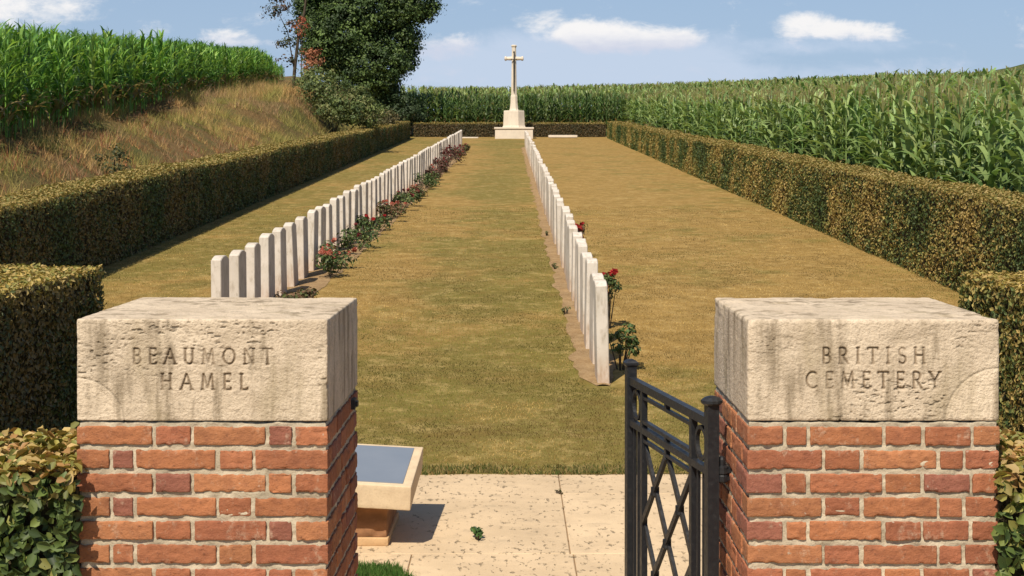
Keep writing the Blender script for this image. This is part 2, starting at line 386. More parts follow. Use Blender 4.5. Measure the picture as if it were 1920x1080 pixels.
# paving slabs: separate flags laid as one pavement
mb = MB()
mb.box((-1.5, 2.4, -.05), (1.7, 9.38, -.006), (.42, .36, .3))
rr = rng(3)
def slab(x0, x1, y0, y1):
    g_ = .0025; c_ = .93+.10*rr.random(); z_ = .001*rr.random()
    def fn(p, n):
        d = .006*(fbm(p*14, 3, 2)-.5)*(n[..., 2] > .9)
        return d, np.ones(p.shape)*c_
    rbox(mb, (x0+g_, y0+g_, -.04), (x1-g_, y1-g_, z_), .005, .03, fn, skip=((2, 0),))
slab(-1.5, .30, 7.44, 9.37); slab(.30, 1.7, 7.44, 8.80); slab(.30, 1.7, 8.80, 9.37)
slab(-1.5, -.5, 5.8, 7.44); slab(-.5, .315, 5.8, 7.44); slab(.315, 1.7, 5.8, 7.44); slab(-1.5, .2, 4.0, 5.8); slab(.2, 1.7, 4.0, 5.8); slab(-1.5, 1.7, 2.4, 4.0)
tag(mb.obj('pavement', M_pave, smooth=False), 'worn pale limestone flags inside the gateway', kind='structure')

# ------------------------------------------------------------------ grass blades
def blades(P, H, W, C, seed, lean=.5, tip=1.15):
    r = rng(seed); n = len(P); a = r.random(n)*2*math.pi; d = np.stack([np.cos(a), np.sin(a), np.zeros(n)], -1)
    a2 = r.random(n)*2*math.pi; l = np.stack([np.cos(a2), np.sin(a2), np.zeros(n)], -1)*(H*lean*r.random(n))[:, None]
    up = np.zeros((n, 3)); up[:, 2] = H
    V = np.stack([P-d*W[:, None]/2, P+d*W[:, None]/2, P+up*.95+l], 1)
    F = np.arange(n*3).reshape(n, 3); CC = np.repeat(C[:, None, :], 3, 1)
    return V.reshape(-1, 3), F, CC.reshape(-1, 3)
def pick(pal, n, r, jit=.18):
    pal = np.array(pal); c = pal[r.integers(0, len(pal), n)]; return c*(1+(r.random((n, 1))-.5)*2*jit)
r = rng(11); n = 380000
yy = 1/(1/9.32-(1/9.32-1/32.)*r.random(n)**.8); xx = (r.random(n)*2-1)*(.35*yy+.1)
vis = (np.abs(xx-.06*yy) < .17*yy) | (yy > 13)
ok = vis & ((np.abs(xx-row_right_x(yy)-.02) > .17) | (yy < 12.1)) & (np.abs(xx-row_left_x(yy)-.2) > .28) & (np.abs(xx) < 5.6)
xx = xx[ok]; yy = yy[ok]; n = len(xx)
def green_f(x, y): return (fbm(xyz(x*.8, y*.55), 4, 21)-.5)*1.3+.15*sstep(y, 14, 9.5)+.13*sstep(x, -2.2, -.6)*sstep(x, 1.3, .3)+.05*sstep(-x, 3, 4)-.03
gv = green_f(xx, yy); gm = gv+.10*(r.random(n)-.5) > .05
br = fbm(xyz(xx*1.7, yy*1.7), 4, 77)
C = np.where(gm[:, None], pick([(.13, .13, .028), (.175, .155, .04), (.105, .115, .024), (.24, .175, .055)], n, r), pick([(.33, .22, .075), (.42, .30, .12), (.26, .17, .055), (.19, .13, .038)], n, r))
C = C*(.42+1.1*sstep(br, .34, .64))[:, None]*(.8+.5*vn(xyz(xx*9, yy*9), 5))[:, None]
scl = (yy/11)**.8
mb = MB(); mb.add(*blades(np.stack([xx, yy, lawn_surf(xx, yy)-.003], -1), .008+.012*r.random(n), (.0035+.0035*r.random(n))*scl, C, 12, .95))
# greener fringe where the lawn meets the paving
n = 7000; xx = r.random(n)*3.3-1.45; dens = fbm(xyz(xx*3, 0), 3, 31); ok = r.random(n) < .25+.75*sstep(dens, .35, .6); xx = xx[ok]; n = len(xx)
yy = 9.33+.20*r.random(n)**1.5+.05*vn(xyz(xx*5, 0), 2)
C = pick([(.075, .10, .022), (.10, .12, .03), (.15, .15, .045), (.30, .23, .09), (.36, .26, .11)], n, r)
mb.add(*blades(np.stack([xx, yy, np.maximum(lawn_z(yy), 0)], -1), .015+.028*r.random(n), .006+.005*r.random(n), C, 13, 1.2))
tag(mb.obj('grass', M_grass), 'short dry mown grass blades on the lawn', 'grass', kind='stuff')
n = 22000; xx = -1.05+.62*r.random(n); yy = 6.0+1.2*r.random(n); ok = yy < 7.16+.05*vn(xyz(xx*14, 1), 5)-.22*sstep(xx, -.58, -.44)
ok &= xx < -.46+.03*vn(xyz(yy*20, 2), 1); xx = xx[ok]; yy = yy[ok]; n = len(xx)
mb = MB(); mb.add(*blades(np.stack([xx, yy, np.full(n, -.002)], -1), .02+.03*r.random(n), .005+.004*r.random(n), pick([(.05, .13, .02), (.08, .16, .03), (.11, .17, .04)], n, r), 14, .9))
tag(mb.obj('grass', M_grass), 'patch of fresh green grass beside the left brick pillar', 'grass', kind='stuff')

# ------------------------------------------------------------------ bank with dead grass
r = rng(21); n = 230000
yy = 18+70*r.random(n)**1.35; xx = -6.5-(8+3*(yy > 58))*r.random(n); xc = -9.8-.095*(yy-28)
ok = ((xx > xc-1.2) | (yy > 58)) & (xx > -.36*yy-1.0) & (xx < -6.45); xx = xx[ok]; yy = yy[ok]; xc = xc[ok]; n = len(xx)
zz = ground_z(xx, yy); k1 = fbm(xyz(xx*.5, yy*.4), 4, 41); k2 = fbm(xyz(xx*.9, yy*.7), 4, 47)+.10*(r.random(n)-.5)
top = sstep(-(xx-xc), 1.3, 0)
C = pick([(.38, .25, .10), (.46, .31, .13), (.28, .185, .075), (.33, .205, .09)], n, r, .25)
C = np.where(((k1 > .52))[:, None], pick([(.31, .205, .11), (.24, .155, .085), (.36, .26, .14), (.34, .20, .11)], n, r, .25), C)
grn = (k2 > .57) | ((yy > 40) & (xx > -7.8)) | ((yy > 46) & (xx > -8.8) & (k2 > .38))
C = np.where(grn[:, None], pick([(.26, .23, .07), (.19, .185, .055), (.36, .29, .10)], n, r, .25), C)
rust = (k1*top > .42) & (r.random(n) < .3) & (yy < 50)
C = np.where(rust[:, None], pick([(.36, .14, .06), (.28, .10, .06), (.17, .09, .05)], n, r, .2), C)
sc_ = (.6+.014*yy); H = (.07+.20*r.random(n)**1.5*(k2*1.6))*sc_**.5*(1+.6*sstep(yy, 48, 68)*sstep(-xx, 7.6, 9.0))
tuft = fbm(xyz(xx*2.2, yy*2.), 3, 61); H = H*(.4+1.35*sstep(tuft, .42, .66)); C = C*(.68+.75*sstep(tuft, .42, .62))[:, None]
mb = MB(); mb.add(*blades(np.stack([xx, yy, zz-.02], -1), H, (.007+.006*r.random(n))*sc_, C, 22, 1.1))
tag(mb.obj('dry_grass', M_grass), 'dead brown grass and weeds on the bank beyond the left hedge', 'dry grass', kind='stuff')

# ------------------------------------------------------------------ maize
def corn_plant(seed, det, upright, tassel, pal, tpal, h=2.3):
    r = rng(seed); V = []; F = []; C = []; nv = 0
    def add(v, f, c):
        nonlocal nv
        V.append(v); F.append(np.array(f)+nv); C.append(np.broadcast_to(c, (len(v), 3))); nv += len(v)
    if det > 1:
        a = np.arange(3)*2.094; s = []
        for z, rd in ((0, .014), (h*.55, .012), (h*.93, .006)): s.append(np.stack([np.cos(a)*rd, np.sin(a)*rd, np.full(3, z)], -1))
        add(np.concatenate(s), [(j*3+i, j*3+(i+1) % 3, (j+1)*3+(i+1) % 3, (j+1)*3+i) for j in (0, 1) for i in range(3)], np.array(pal[1])*1.2)
    nl = (13 if det > 1 else 6); ns = 5 if det > 1 else 3; a0 = r.random()*6.28
    for i in range(nl):
        f = i/(nl-1); z0 = h*(.16+.74*f) if det > 1 else h*(.45+.45*f)
        az = a0+math.pi*i+(r.random()-.5)*1.3; L = (.85-.35*f)*(.8+.4*r.random()); e = R(62+upright*18*f+14*(r.random()-.5)); droop = R((150-upright*75*(.3+.7*f))*(.75+.5*r.random()))
        W = (.066-.018*f)*(1 if det > 1 else 1.35); p = np.array([0, 0, z0]); pts = []; wd = np.array([-math.sin(az), math.cos(az), 0]); tw = (r.random()-.5)*.9
        for k in range(ns+1):
            q = k/ns; ww = W*(math.sin(math.pi*(.18+.82*q)**.8)+.05)*(1 if k < ns else .1); tz = np.array([0, 0, math.sin(tw*q)])
            pts += [p-(wd+tz)*ww/2*1.6, p+(wd+tz)*ww/2*1.6]
            el = e-droop*q**1.3; p = p+np.array([math.cos(az)*math.cos(el), math.sin(az)*math.cos(el), math.sin(el)])*L/ns
        c = np.array(pal[r.integers(0, len(pal))])*(.75+.5*r.random())*(.85+.25*f)
        if f < .2 and r.random() < .5: c = np.array((.28, .22, .09))
        add(np.array(pts), [(2*k, 2*k+1, 2*k+3, 2*k+2) for k in range(ns)], c)
    if tassel:
        for i in range(4 if det > 1 else 2):
            az = r.random()*6.28; tl = .28*(.7+.5*r.random()); sp = .12*r.random() if i else .01; b = np.array([0, 0, h*.92]); tp = b+np.array([math.cos(az)*sp, math.sin(az)*sp, tl]); wd = np.array([-math.sin(az+.8), math.cos(az+.8), 0])*(.010 if det > 1 else .016)
            add(np.array([b-wd, b+wd, tp+wd, tp-wd]), [(0, 1, 2, 3)], np.array(tpal)*(.8+.4*r.random()))
    else:
        for i in range(3):
            az = r.random()*6.28; tp = np.array([math.cos(az)*.07, math.sin(az)*.07, h*(1.0+.09*r.random())]); b = np.array([0, 0, h*.8]); wd = np.array([-math.sin(az), math.cos(az), 0])*.022
            add(np.array([b-wd, b+wd, tp+wd*.15, tp-wd*.15]), [(0, 1, 2, 3)], np.array(pal[0])*.7)
    return np.concatenate(V), np.concatenate(F), np.concatenate(C)
def plant_field(mb, P, variants, S, seed, cj=.22):
    r = rng(seed); n = len(P); vid = r.integers(0, len(variants), n); ang = r.random(n)*2*math.pi
    for k, (v, f, c) in enumerate(variants):
        i = np.where(vid == k)[0]
        if not len(i): continue
        ca = np.cos(ang[i])[:, None]; sa = np.sin(ang[i])[:, None]; s = S[i][:, None]
        x = (v[None, :, 0]*ca-v[None, :, 1]*sa)*s; y = (v[None, :, 0]*sa+v[None, :, 1]*ca)*s; z = v[None, :, 2]*s
        W = np.stack([x, y, z], -1)+P[i][:, None, :]
        FF = f[None]+(np.arange(len(i))*len(v))[:, None, None]
        CC = c[None]*(1+(r.random((len(i), 1, 1))-.5)*2*cj)*(1+np.array([.25, 0, .1])*(r.random((len(i), 1, 1))-.35))
        mb.add(W.reshape(-1, 3), FF.reshape(-1, 4), np.broadcast_to(CC, W.shape).reshape(-1, 3))
def scatter(x0, x1, y0, y1, sx, sy, r, j=.35):
    X, Y = np.meshgrid(np.arange(x0, x1, sx), np.arange(y0, y1, sy), indexing='ij'); X = X.ravel(); Y = Y.ravel()
    return X+(r.random(len(X))-.5)*2*j*sx, Y+(r.random(len(X))-.5)*2*j*sy
palR = [(.17, .26, .08), (.23, .33, .105), (.31, .40, .15), (.12, .20, .06)]; tas = (.27, .26, .10)
palL = [(.125, .27, .045), (.18, .35, .06), (.27, .44, .095), (.08, .19, .035)]
VR = [corn_plant(100+i, 2, .55, True, palR, tas) for i in range(8)]; VRl = [corn_plant(120+i, 1, .55, True, palR, tas) for i in range(6)]
VB = [corn_plant(180+i, 2, .55, i % 2 == 0, [(.07, .13, .04), (.10, .17, .05), (.15, .22, .07)], (.20, .21, .08)) for i in range(6)]
VL = [corn_plant(140+i, 2, .85, False, palL, tas, 2.25) for i in range(8)]; VLl = [corn_plant(160+i, 1, .95, False, palL, tas, 2.25) for i in range(6)]
r = rng(31); mb = MB()
def put(X, Y, ok, var, s0, s1, seed): 
    X = X[ok]; Y = Y[ok]; cl = fbm(xyz(X*.35, Y*.25), 3, seed); tp_ = 1-.5*sstep(Y, 98, 120)*(X < -9)*(seed > 35); plant_field(mb, np.stack([X, Y, ground_z(X, Y)], -1), var, tp_*(s0+(s1-s0)*(.55*r.random(len(X))+.9*(cl-.5)+.22)), seed)
X, Y = scatter(7.1, 10.6, 15, 90, .55, .24, r); put(X, Y, (X < .36*Y+2.5), VR, .90, 1.14, 32)
X, Y = scatter(-8.3, 11, 88.6, 92, .22, .7, r); put(X, Y, X < 99, VB, .95, 1.13, 33)
X, Y = scatter(10.6, 34, 27, 92, .75, .42, r); put(X, Y, X < .36*Y+2, VRl, .92, 1.14, 34)
X, Y = scatter(-8.3, 70, 92, 188, .95, 1.5, r); put(X, Y, (X < .36*Y+2), VRl, .96, 1.16, 35)
tag(mb.obj('maize', M_corn), 'tall tasselled maize beyond the right and back hedges', 'maize', kind='stuff')
mb = MB(); X, Y = scatter(-40, -6, 19, 122, .36, .32, r); xc = -9.75-.095*(np.minimum(Y, 190)-28)+.3*(vn(xyz(Y*.5, 3), 4)-.5); dpt = xc-X
put(X, Y, (dpt > 0) & (X > -.36*Y-2.5) & (dpt < 3.2), VL, .84, 1.10, 36)
put(X, Y, (dpt >= 3.2) & (X > -.36*Y-2) & (r.random(len(X)) < .25), VLl, .92, 1.15, 37)
tag(mb.obj('maize', M_corn), 'bright green young maize on top of the left bank', 'maize', kind='stuff')

# ------------------------------------------------------------------ leaves and hedges
def leafovals(P, N, S, seed, wr=.62, tilt=.8):
    r = rng(seed); n = len(P); N = N+(r.random((n, 3))-.5)*2*tilt; N /= np.linalg.norm(N, axis=1, keepdims=True)+1e-9
    a = r.normal(size=(n, 3)); T = np.cross(N, a); T /= np.linalg.norm(T, axis=1, keepdims=True)+1e-9; B = np.cross(N, T); s = S[:, None]
    pts = []
    for (tt, bb, nn) in ((-.5, 0, 0), (-.28, .36, .16), (.12, .46, .18), (.56, 0, -.16), (.12, -.46, .18), (-.28, -.36, .16)): pts.append(P+T*s*tt+B*s*bb*wr+N*s*nn)
    V = np.stack(pts, 1); b_ = (np.arange(n)*6)[:, None]
    F = np.concatenate([b_+np.array([[0, 1, 2, 3]]), b_+np.array([[0, 3, 4, 5]])], 0)
    return V.reshape(-1, 3), F
def leafquads(P, N, S, seed, wr=.55, tilt=.8):
    r = rng(seed); n = len(P); N = N+(r.random((n, 3))-.5)*2*tilt; N /= np.linalg.norm(N, axis=1, keepdims=True)+1e-9
    a = r.normal(size=(n, 3)); T = np.cross(N, a); T /= np.linalg.norm(T, axis=1, keepdims=True)+1e-9; B = np.cross(N, T)
    s = S[:, None]; V = np.stack([P-T*s*.5, P+B*s*wr*.5+N*s*.10, P+T*s*.55, P-B*s*wr*.5+N*s*.10], 1)
    return V.reshape(-1, 3), np.arange(n*4).reshape(n, 4)
def hedge(name, label, path, wid, ht, leaf, dens, side_pal, top_pal, seed, faces='LRTE', ground=lawn_z, maxn=150000, dscale=True, wob=.03, group=None, zabs=None, lshape=.6):
    """clipped hedge along a straight path (x0,y0)-(x1,y1); 'wid' is to the left of the path direction"""
    (x0, y0), (x1, y1) = path; L = math.hypot(x1-x0, y1-y0); dx, dy = (x1-x0)/L, (y1-y0)/L; nx, ny = -dy, dx
    root = empty(name, ((x0+x1)/2, (y0+y1)/2, float(ground((y0+y1)/2)))); tag(root, label, 'hedge', group)
    def hh(s): return ht(s/L) if callable(ht) else ht
    r = rng(seed)
    def pos(s, q, z, push=0):      # s along, q across 0..wid, z height above ground
        x = x0+dx*s+nx*q; y = y0+dy*s+ny*q; g = ground(y) if zabs is None else np.zeros_like(y)
        return np.stack([x, y, g+z], -1)
    areas = []; 
    mx = lambda s: np.array([hh(a) for a in np.atleast_1d(s)])
    hm = float(np.mean(mx(np.linspace(0, L, 9))))
    spec = {'L': (L*hm, (nx, ny, 0)), 'R': (L*hm, (-nx, -ny, 0)), 'T': (L*wid, (0, 0, 1)), 'E': (wid*hm, (dx, dy, 0)), 'S': (wid*hm, (-dx, -dy, 0))}
    mb = MB()
    for f in faces:
        A, nrm = spec[f]; n = int(min(A*dens, maxn)); 
        if f in 'LRT':
            s = r.random(n)*L
        else: s = np.full(n, L if f == 'E' else 0.)
        q = {'L': np.full(n, wid), 'R': np.zeros(n)}.get(f, r.random(n)*wid)
        H = np.array(ht(s/L)) if callable(ht) else np.full(n, float(ht))
        z = H if f == 'T' else H*(r.random(n)*1.0)
        P = pos(s, q, z); N = np.broadcast_to(np.array(nrm, float), P.shape)
        wv = (fbm(P*2.2, 3, seed)-.5)*2*wob+(fbm(P*7, 2, seed+5)-.5)*wob*1.2
        # rounded shoulders
        P = P+N*(wv+r.normal(size=n)*leaf*.32)[:, None]
        keep = np.ones(n, bool)
        d = np.maximum(np.linalg.norm(P[:, :2], axis=1), 1)
        if dscale:
            d0 = d.min(); keep = r.random(n) < np.clip((d0/d)**1.1*1.0+.08, 0, 1); S = leaf*np.clip((d/d0)**.42, 1, 2.1)*(.7+.6*r.random(n))
        else: S = leaf*(.65+.7*r.random(n))
        k = .5+(fbm(P*.8, 4, seed+9)-.5)*1.1; k = k+(r.random(n)-.5)*.40
        if f == 'T':
            C = pick(top_pal, n, r, .2)
        else:
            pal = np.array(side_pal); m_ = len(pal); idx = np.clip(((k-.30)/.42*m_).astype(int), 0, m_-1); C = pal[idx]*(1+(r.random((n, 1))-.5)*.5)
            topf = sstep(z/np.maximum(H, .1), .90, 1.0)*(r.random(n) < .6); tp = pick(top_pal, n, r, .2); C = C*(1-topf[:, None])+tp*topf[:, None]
        oval = not dscale and leaf < .06; v, q_ = (leafovals if oval else leafquads)(P[keep], N[keep], S[keep], seed+ord(f), lshape, .65 if oval else .8); mb.add(v-np.array(root.location), q_, np.repeat(C[keep], 6 if oval else 4, 0))
    mb.obj('foliage', M_leaf, root, smooth=(not dscale and leaf < .06))
    core = MB(); ns = max(3, int(L/.35)); ss = np.linspace(.02, L-.02, ns); ins = leaf*.9+.01
    prof = []
    for (qq, zf) in ((ins, -.02), (ins, 1), (wid-ins, 1), (wid-ins, -.02)):
        H = np.array(ht(ss/L)) if callable(ht) else np.full(ns, float(ht))
        z = np.where(zf > .5, H-ins, -.05); p = pos(ss, np.full(ns, qq), z); p = p+((vn(p*3, seed)-.5)*wob)[:, None]*np.array([nx, ny, .5]); prof.append(p)
    P = np.stack(prof, 0)-np.array(root.location); core.add(P.reshape(-1, 3), grid(4, ns))
    core.add(P[:, 0], [(0, 1, 2, 3)]); core.add(P[:, -1], [(3, 2, 1, 0)])
    core.obj('twigs', M_core, root, smooth=False)
    return root
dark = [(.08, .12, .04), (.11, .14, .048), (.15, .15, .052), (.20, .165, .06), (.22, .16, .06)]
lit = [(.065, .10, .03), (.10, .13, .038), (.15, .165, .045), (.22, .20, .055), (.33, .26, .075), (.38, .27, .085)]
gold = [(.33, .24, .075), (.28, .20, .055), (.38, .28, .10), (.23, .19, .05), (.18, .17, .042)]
hL = lambda f: 1.17-.22*f+.03*np.sin(f*23)*np.sin(f*57)
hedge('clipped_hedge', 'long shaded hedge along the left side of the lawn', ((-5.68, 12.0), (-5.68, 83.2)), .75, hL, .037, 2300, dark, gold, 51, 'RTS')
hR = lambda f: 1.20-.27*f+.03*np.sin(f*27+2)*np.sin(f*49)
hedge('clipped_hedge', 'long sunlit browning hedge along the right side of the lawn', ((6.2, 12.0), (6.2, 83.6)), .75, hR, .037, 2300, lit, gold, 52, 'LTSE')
hedge('clipped_hedge', 'low clipped hedge across the far end behind the cross', ((-5.65, 85.8), (5.5, 85.8)), 1.0, .80, .075, 600, [(.06, .055, .02), (.10, .07, .03), (.14, .09, .035), (.07, .06, .02)], gold, 53, 'RT', dscale=False)
g0 = lambda y: np.maximum(lawn_z(np.asarray(y, float)), 0)
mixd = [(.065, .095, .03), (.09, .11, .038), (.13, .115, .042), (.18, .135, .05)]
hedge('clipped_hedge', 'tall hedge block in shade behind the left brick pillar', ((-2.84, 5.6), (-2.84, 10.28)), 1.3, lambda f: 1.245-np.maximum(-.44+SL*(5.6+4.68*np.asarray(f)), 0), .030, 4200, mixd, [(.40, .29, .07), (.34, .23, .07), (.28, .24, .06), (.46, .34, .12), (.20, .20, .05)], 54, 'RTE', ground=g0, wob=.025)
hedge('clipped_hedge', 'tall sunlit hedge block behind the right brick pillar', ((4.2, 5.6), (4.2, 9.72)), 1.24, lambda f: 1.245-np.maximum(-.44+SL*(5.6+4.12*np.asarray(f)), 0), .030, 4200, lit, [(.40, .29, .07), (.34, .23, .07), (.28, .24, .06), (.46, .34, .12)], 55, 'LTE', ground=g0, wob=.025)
fresh = [(.04, .065, .018), (.07, .105, .025), (.11, .155, .035), (.16, .20, .045), (.09, .13, .03), (.28, .27, .07)]
yel = [(.42, .30, .10), (.30, .26, .06), (.36, .20, .07), (.20, .20, .05), (.48, .34, .14)]
hedge('low_hedge', 'low leafy hedge against the outer side of the left pillar', ((-2.84, 4.56), (-1.335, 4.56)), .66, 1.0, .038, 3400, fresh, yel, 56, 'RTL', ground=lambda y: np.zeros_like(np.asarray(y, float)), dscale=False, wob=.04, lshape=.72)
hedge('low_hedge', 'low leafy hedge against the outer side of the right pillar', ((1.505, 4.56), (2.95, 4.56)), .66, 1.0, .038, 3400, fresh, yel, 57, 'RTL', ground=lambda y: np.zeros_like(np.asarray(y, float)), dscale=False, wob=.04, lshape=.72)

# ------------------------------------------------------------------ gate pillars
def arc(cx, cy, rx, ry, a0, a1, n=9): return [(cx+rx*math.cos(R(a0+(a1-a0)*i/(n-1))), cy+ry*math.sin(R(a0+(a1-a0)*i/(n-1)))) for i in range(n)]
GL = {'B': (.62, [[(.1, 0), (.1, 1)], [(.1, 1)]+arc(.3, .76, .24, .24, 90, -90)+[(.1, .52)], [(.1, .52)]+arc(.32, .26, .28, .26, 90, -90)+[(.1, 0)]]),
 'E': (.58, [[(.1, 0), (.1, 1)], [(.1, 1), (.52, 1)], [(.1, .52), (.44, .52)], [(.1, 0), (.55, 0)], [(.52, 1), (.52, .9)], [(.55, 0), (.55, .1)]]),
 'A': (.86, [[(.02, 0), (.42, 1)], [(.42, 1), (.82, 0)], [(.17, .36), (.67, .36)]]),
 'U': (.80, [[(.12, 1), (.12, .3)]+arc(.40, .3, .28, .3, 180, 360)+[(.68, 1)]]),
 'M': (.98, [[(.08, 0), (.16, 1)], [(.16, 1), (.47, .12)], [(.47, .12), (.78, 1)], [(.78, 1), (.88, 0)]]),
 'O': (.98, [arc(.47, .5, .43, .5, 0, 360, 21)]), 'N': (.86, [[(.1, 0), (.1, 1)], [(.1, 1), (.74, 0)], [(.74, 0), (.74, 1)]]),
 'T': (.76, [[(.36, 0), (.36, 1)], [(.0, 1), (.72, 1)], [(.0, 1), (.0, .9)], [(.72, 1), (.72, .9)]]), 'H': (.82, [[(.1, 0), (.1, 1)], [(.70, 0), (.70, 1)], [(.1, .52), (.70, .52)]]),
 'L': (.58, [[(.1, 0), (.1, 1)], [(.1, 0), (.54, 0)], [(.54, 0), (.54, .1)]]), 'R': (.70, [[(.1, 0), (.1, 1)], [(.1, 1)]+arc(.3, .75, .26, .25, 90, -90)+[(.1, .5)], [(.3, .5), (.68, 0)]]),
 'I': (.30, [[(.14, 0), (.14, 1)]]), 'S': (.60, [arc(.31, .74, .23, .25, 35, 270, 11)+arc(.31, .25, .25, .25, 90, -145, 11)]), 'C': (.86, [arc(.5, .5, .44, .5, 48, 312, 17)]),
 'Y': (.74, [[(.36, 0), (.36, .48)], [(.36, .48), (.0, 1)], [(.36, .48), (.72, 1)]])}
SERIF = {'B': [], 'A': [(.02, 0), (.82, 0)], 'U': [(.12, 1), (.68, 1)], 'M': [(.08, 0), (.88, 0)], 'N': [(.1, 0), (.74, 1)], 'T': [(.36, 0)], 'H': [(.1, 0), (.1, 1), (.7, 0), (.7, 1)], 'R': [(.1, 0)], 'I': [(.14, 0), (.14, 1)], 'Y': [(.36, 0), (.0, 1), (.72, 1)], 'E': [], 'L': [(.1, 1)]}
def letter_segs(text, x0, x1, z0, z1):
    tot = sum(GL[c][0] for c in text); hgt = z1-z0; gap = ((x1-x0)-tot*hgt*.86)/max(1, len(text)-1); x = x0; segs = []
    for c in text:
        wd, st = GL[c]
        for pl in st:
            for a, b in zip(pl[:-1], pl[1:]): segs.append((x+a[0]*hgt*.86, z0+a[1]*hgt, x+b[0]*hgt*.86, z0+b[1]*hgt))
        for (sx, sz) in SERIF.get(c, []): segs.append((x+(sx-.07)*hgt*.86, z0+sz*hgt, x+(sx+.07)*hgt*.86, z0+sz*hgt))
        x += wd*hgt*.86+gap
    return segs
def segdist(px, pz, segs):
    d = np.full(px.shape, 1e9)
    for (a, b, c, e) in segs:
        vx, vz = c-a, e-b; L2 = vx*vx+vz*vz+1e-12; t_ = np.clip(((px-a)*vx+(pz-b)*vz)/L2, 0, 1)
        d = np.minimum(d, np.hypot(px-a-t_*vx, pz-b-t_*vz))
    return d
def pillar(label, loc, rz, W, rowsA, rowsB, segs, patch, seed, inner, worn):
    D = .77; root = empty('gate_pillar', loc, rz); tag(root, label, 'pillar')
    zc0, zc1 = 1.157, 1.478
    def fcap(p, n):
        q = p+seed*7.3; d = .0028*(fbm(q*9, 4, seed)-.5)+.0024*(fbm(q*np.array([50, 50, 80]), 4, seed)-.5)
        big = worn*.006*sstep(fbm(q*np.array([7, 7, 11]), 4, seed+40), .52, .75)*sstep(p[..., 2], zc0+.16, zc1); d = d+big
        front = (n[..., 1] < -.5)
        pit = np.maximum(sstep(fbm(q*np.array([46, 50, 105]), 3, seed+2), .64, .74), .9*sstep(fbm(q*np.array([95, 95, 150]), 2, seed+12), .70, .80)); msk = sstep(fbm(q*6, 3, seed+8), .46, .66)
        smooth = np.zeros(d.shape); ring = np.zeros(d.shape)
        if patch:
            rad = np.hypot(p[..., 0]-patch[0], (p[..., 2]-patch[1])*patch[3]); smooth = ((rad < patch[2]) & front)*1.; ring = np.exp(-((rad-patch[2])/.0028)**2)*front
        side = np.abs(n[..., 0]) > .5; pz = sstep(fbm(q*np.array([22, 40, 14]), 2, seed+3), .66, .78)
        pit = np.where(side, pz*.7, pit)*msk*(1-smooth)*(1-.5*(n[..., 2] > .7)); d = d+.0042*pit*(1-.0)+.002*ring
        c = np.ones(p.shape); c = c*(1-.45*pit-.28*ring)[..., None]
        c = c*(1+.10*smooth)[..., None]
        if segs:
            sd_ = segdist(p[..., 0], p[..., 2], segs); wear = .55+.45*sstep(fbm(q*14, 2, seed+4), .36, .55); g_ = np.clip(1.1-sd_/.0042, 0, 1)*front*wear
            d = d+.0070*g_; c = c*(1-np.array([.62, .66, .70])*(g_[..., None]**.7))
        # mossy grey weathering of the shaded inner faces is left to the light
        return d, c
    mb = MB(); rbox(mb, (0, 0, zc0), (W, D, zc1), .007 if worn < 1 else .011, .0024, fcap, skip=((2, 0),)); 
    mb.obj('capstone', M_cap, root, smooth=True)
    # brickwork
    mb = MB(); r = rng(seed); pitch = .0745; zt = zc0-.016
    def fm(p, n): return .014*(fbm((p+seed)*np.array([30, 30, 45]), 4, seed+1)-.50)+.0010, np.full(p.shape, .4)
    rbox(mb, (.006, .006, 0), (W-.006, D-.006, zc0-.0005), .004, .006, fm, m=1)
    def brick(x0, x1, y0, y1, z0, z1, res):
        b = r.random(); base = np.array([(.385, .148, .070), (.345, .126, .064), (.41, .172, .076), (.29, .112, .072), (.395, .156, .068), (.365, .136, .064)][r.integers(0, 6)])*(.84+.26*b)
        o = r.normal(size=2)*.0012; s_ = r.integers(0, 9999)
        def fb_(p, n):
            ed = sstep(np.minimum(p[..., 2]-z0, z1-p[..., 2]), .010, 0); d = .0042*(fbm((p+s_*.37)*np.array([34, 34, 70]), 4, seed+6)-.5)+.004*ed*sstep(fbm((p+s_*.21)*np.array([60, 60, 30]), 3, 9), .50, .7)+.0035*(1-sstep(np.abs(fbm((p+s_)*np.array([14, 14, 40]), 2, seed)-.5), 0, .035))*sstep(fbm((p+s_)*9, 2, 5), .5, .62); return d, np.broadcast_to(base, p.shape)*(.85+.3*fbm((p+s_)*18, 2, 3))[..., None]
        rbox(mb, (x0+o[0], y0+o[1], z0+r.normal()*.0008), (x1+o[0], y1+o[1], z1+r.normal()*.0008), .0032, res, fb_)
    row = 0; z1 = zt
    while z1 > .05:
        z0 = z1-.058; res = .006 if z1 > .6 else .02
        ws = rowsA if row % 2 == 0 else rowsB; tot = sum(ws); g_ = .012; x = 0; k = (W-g_*(len(ws)-1))/tot
        ends = []
        for i, q in enumerate(ws):
            bw = q*k; end = i in (0, len(ws)-1); dep = (.215 if bw < .13 else .102) if end else .10
            brick(x, x+bw, 0, dep, z0, z1, res)
            if i == 0: ends.append((0, dep))
            if i == len(ws)-1: ends.append((1, dep))
            x += bw+g_
        for sd_, dep in ends:
            y = dep+g_; big_ = dep < .15
            while y < D-.03:
                bl = .215 if big_ else .102; big_ = not big_
                if D-(y+bl+g_) < .06: bl = D-y
                if sd_: brick(W-.10, W, y, y+bl, z0, z1, res)
                else: brick(0, .10, y, y+bl, z0, z1, res)
                y += bl+g_
        brick(.105, W-.105, D-.10, D, z0, z1, .03)
        z1 -= pitch; row += 1
    mb.obj('brickwork', [M_brick, M_mortar], root, smooth=True)
    return root
PX = lambda px: (px-958)/600.
WL = .790; xl = PX(147)-.011
segL = letter_segs('BEAUMONT', PX(247)-xl, PX(511)-xl, 1.337, 1.385)+letter_segs('HAMEL', PX(300)-xl, PX(464)-xl, 1.257, 1.306)
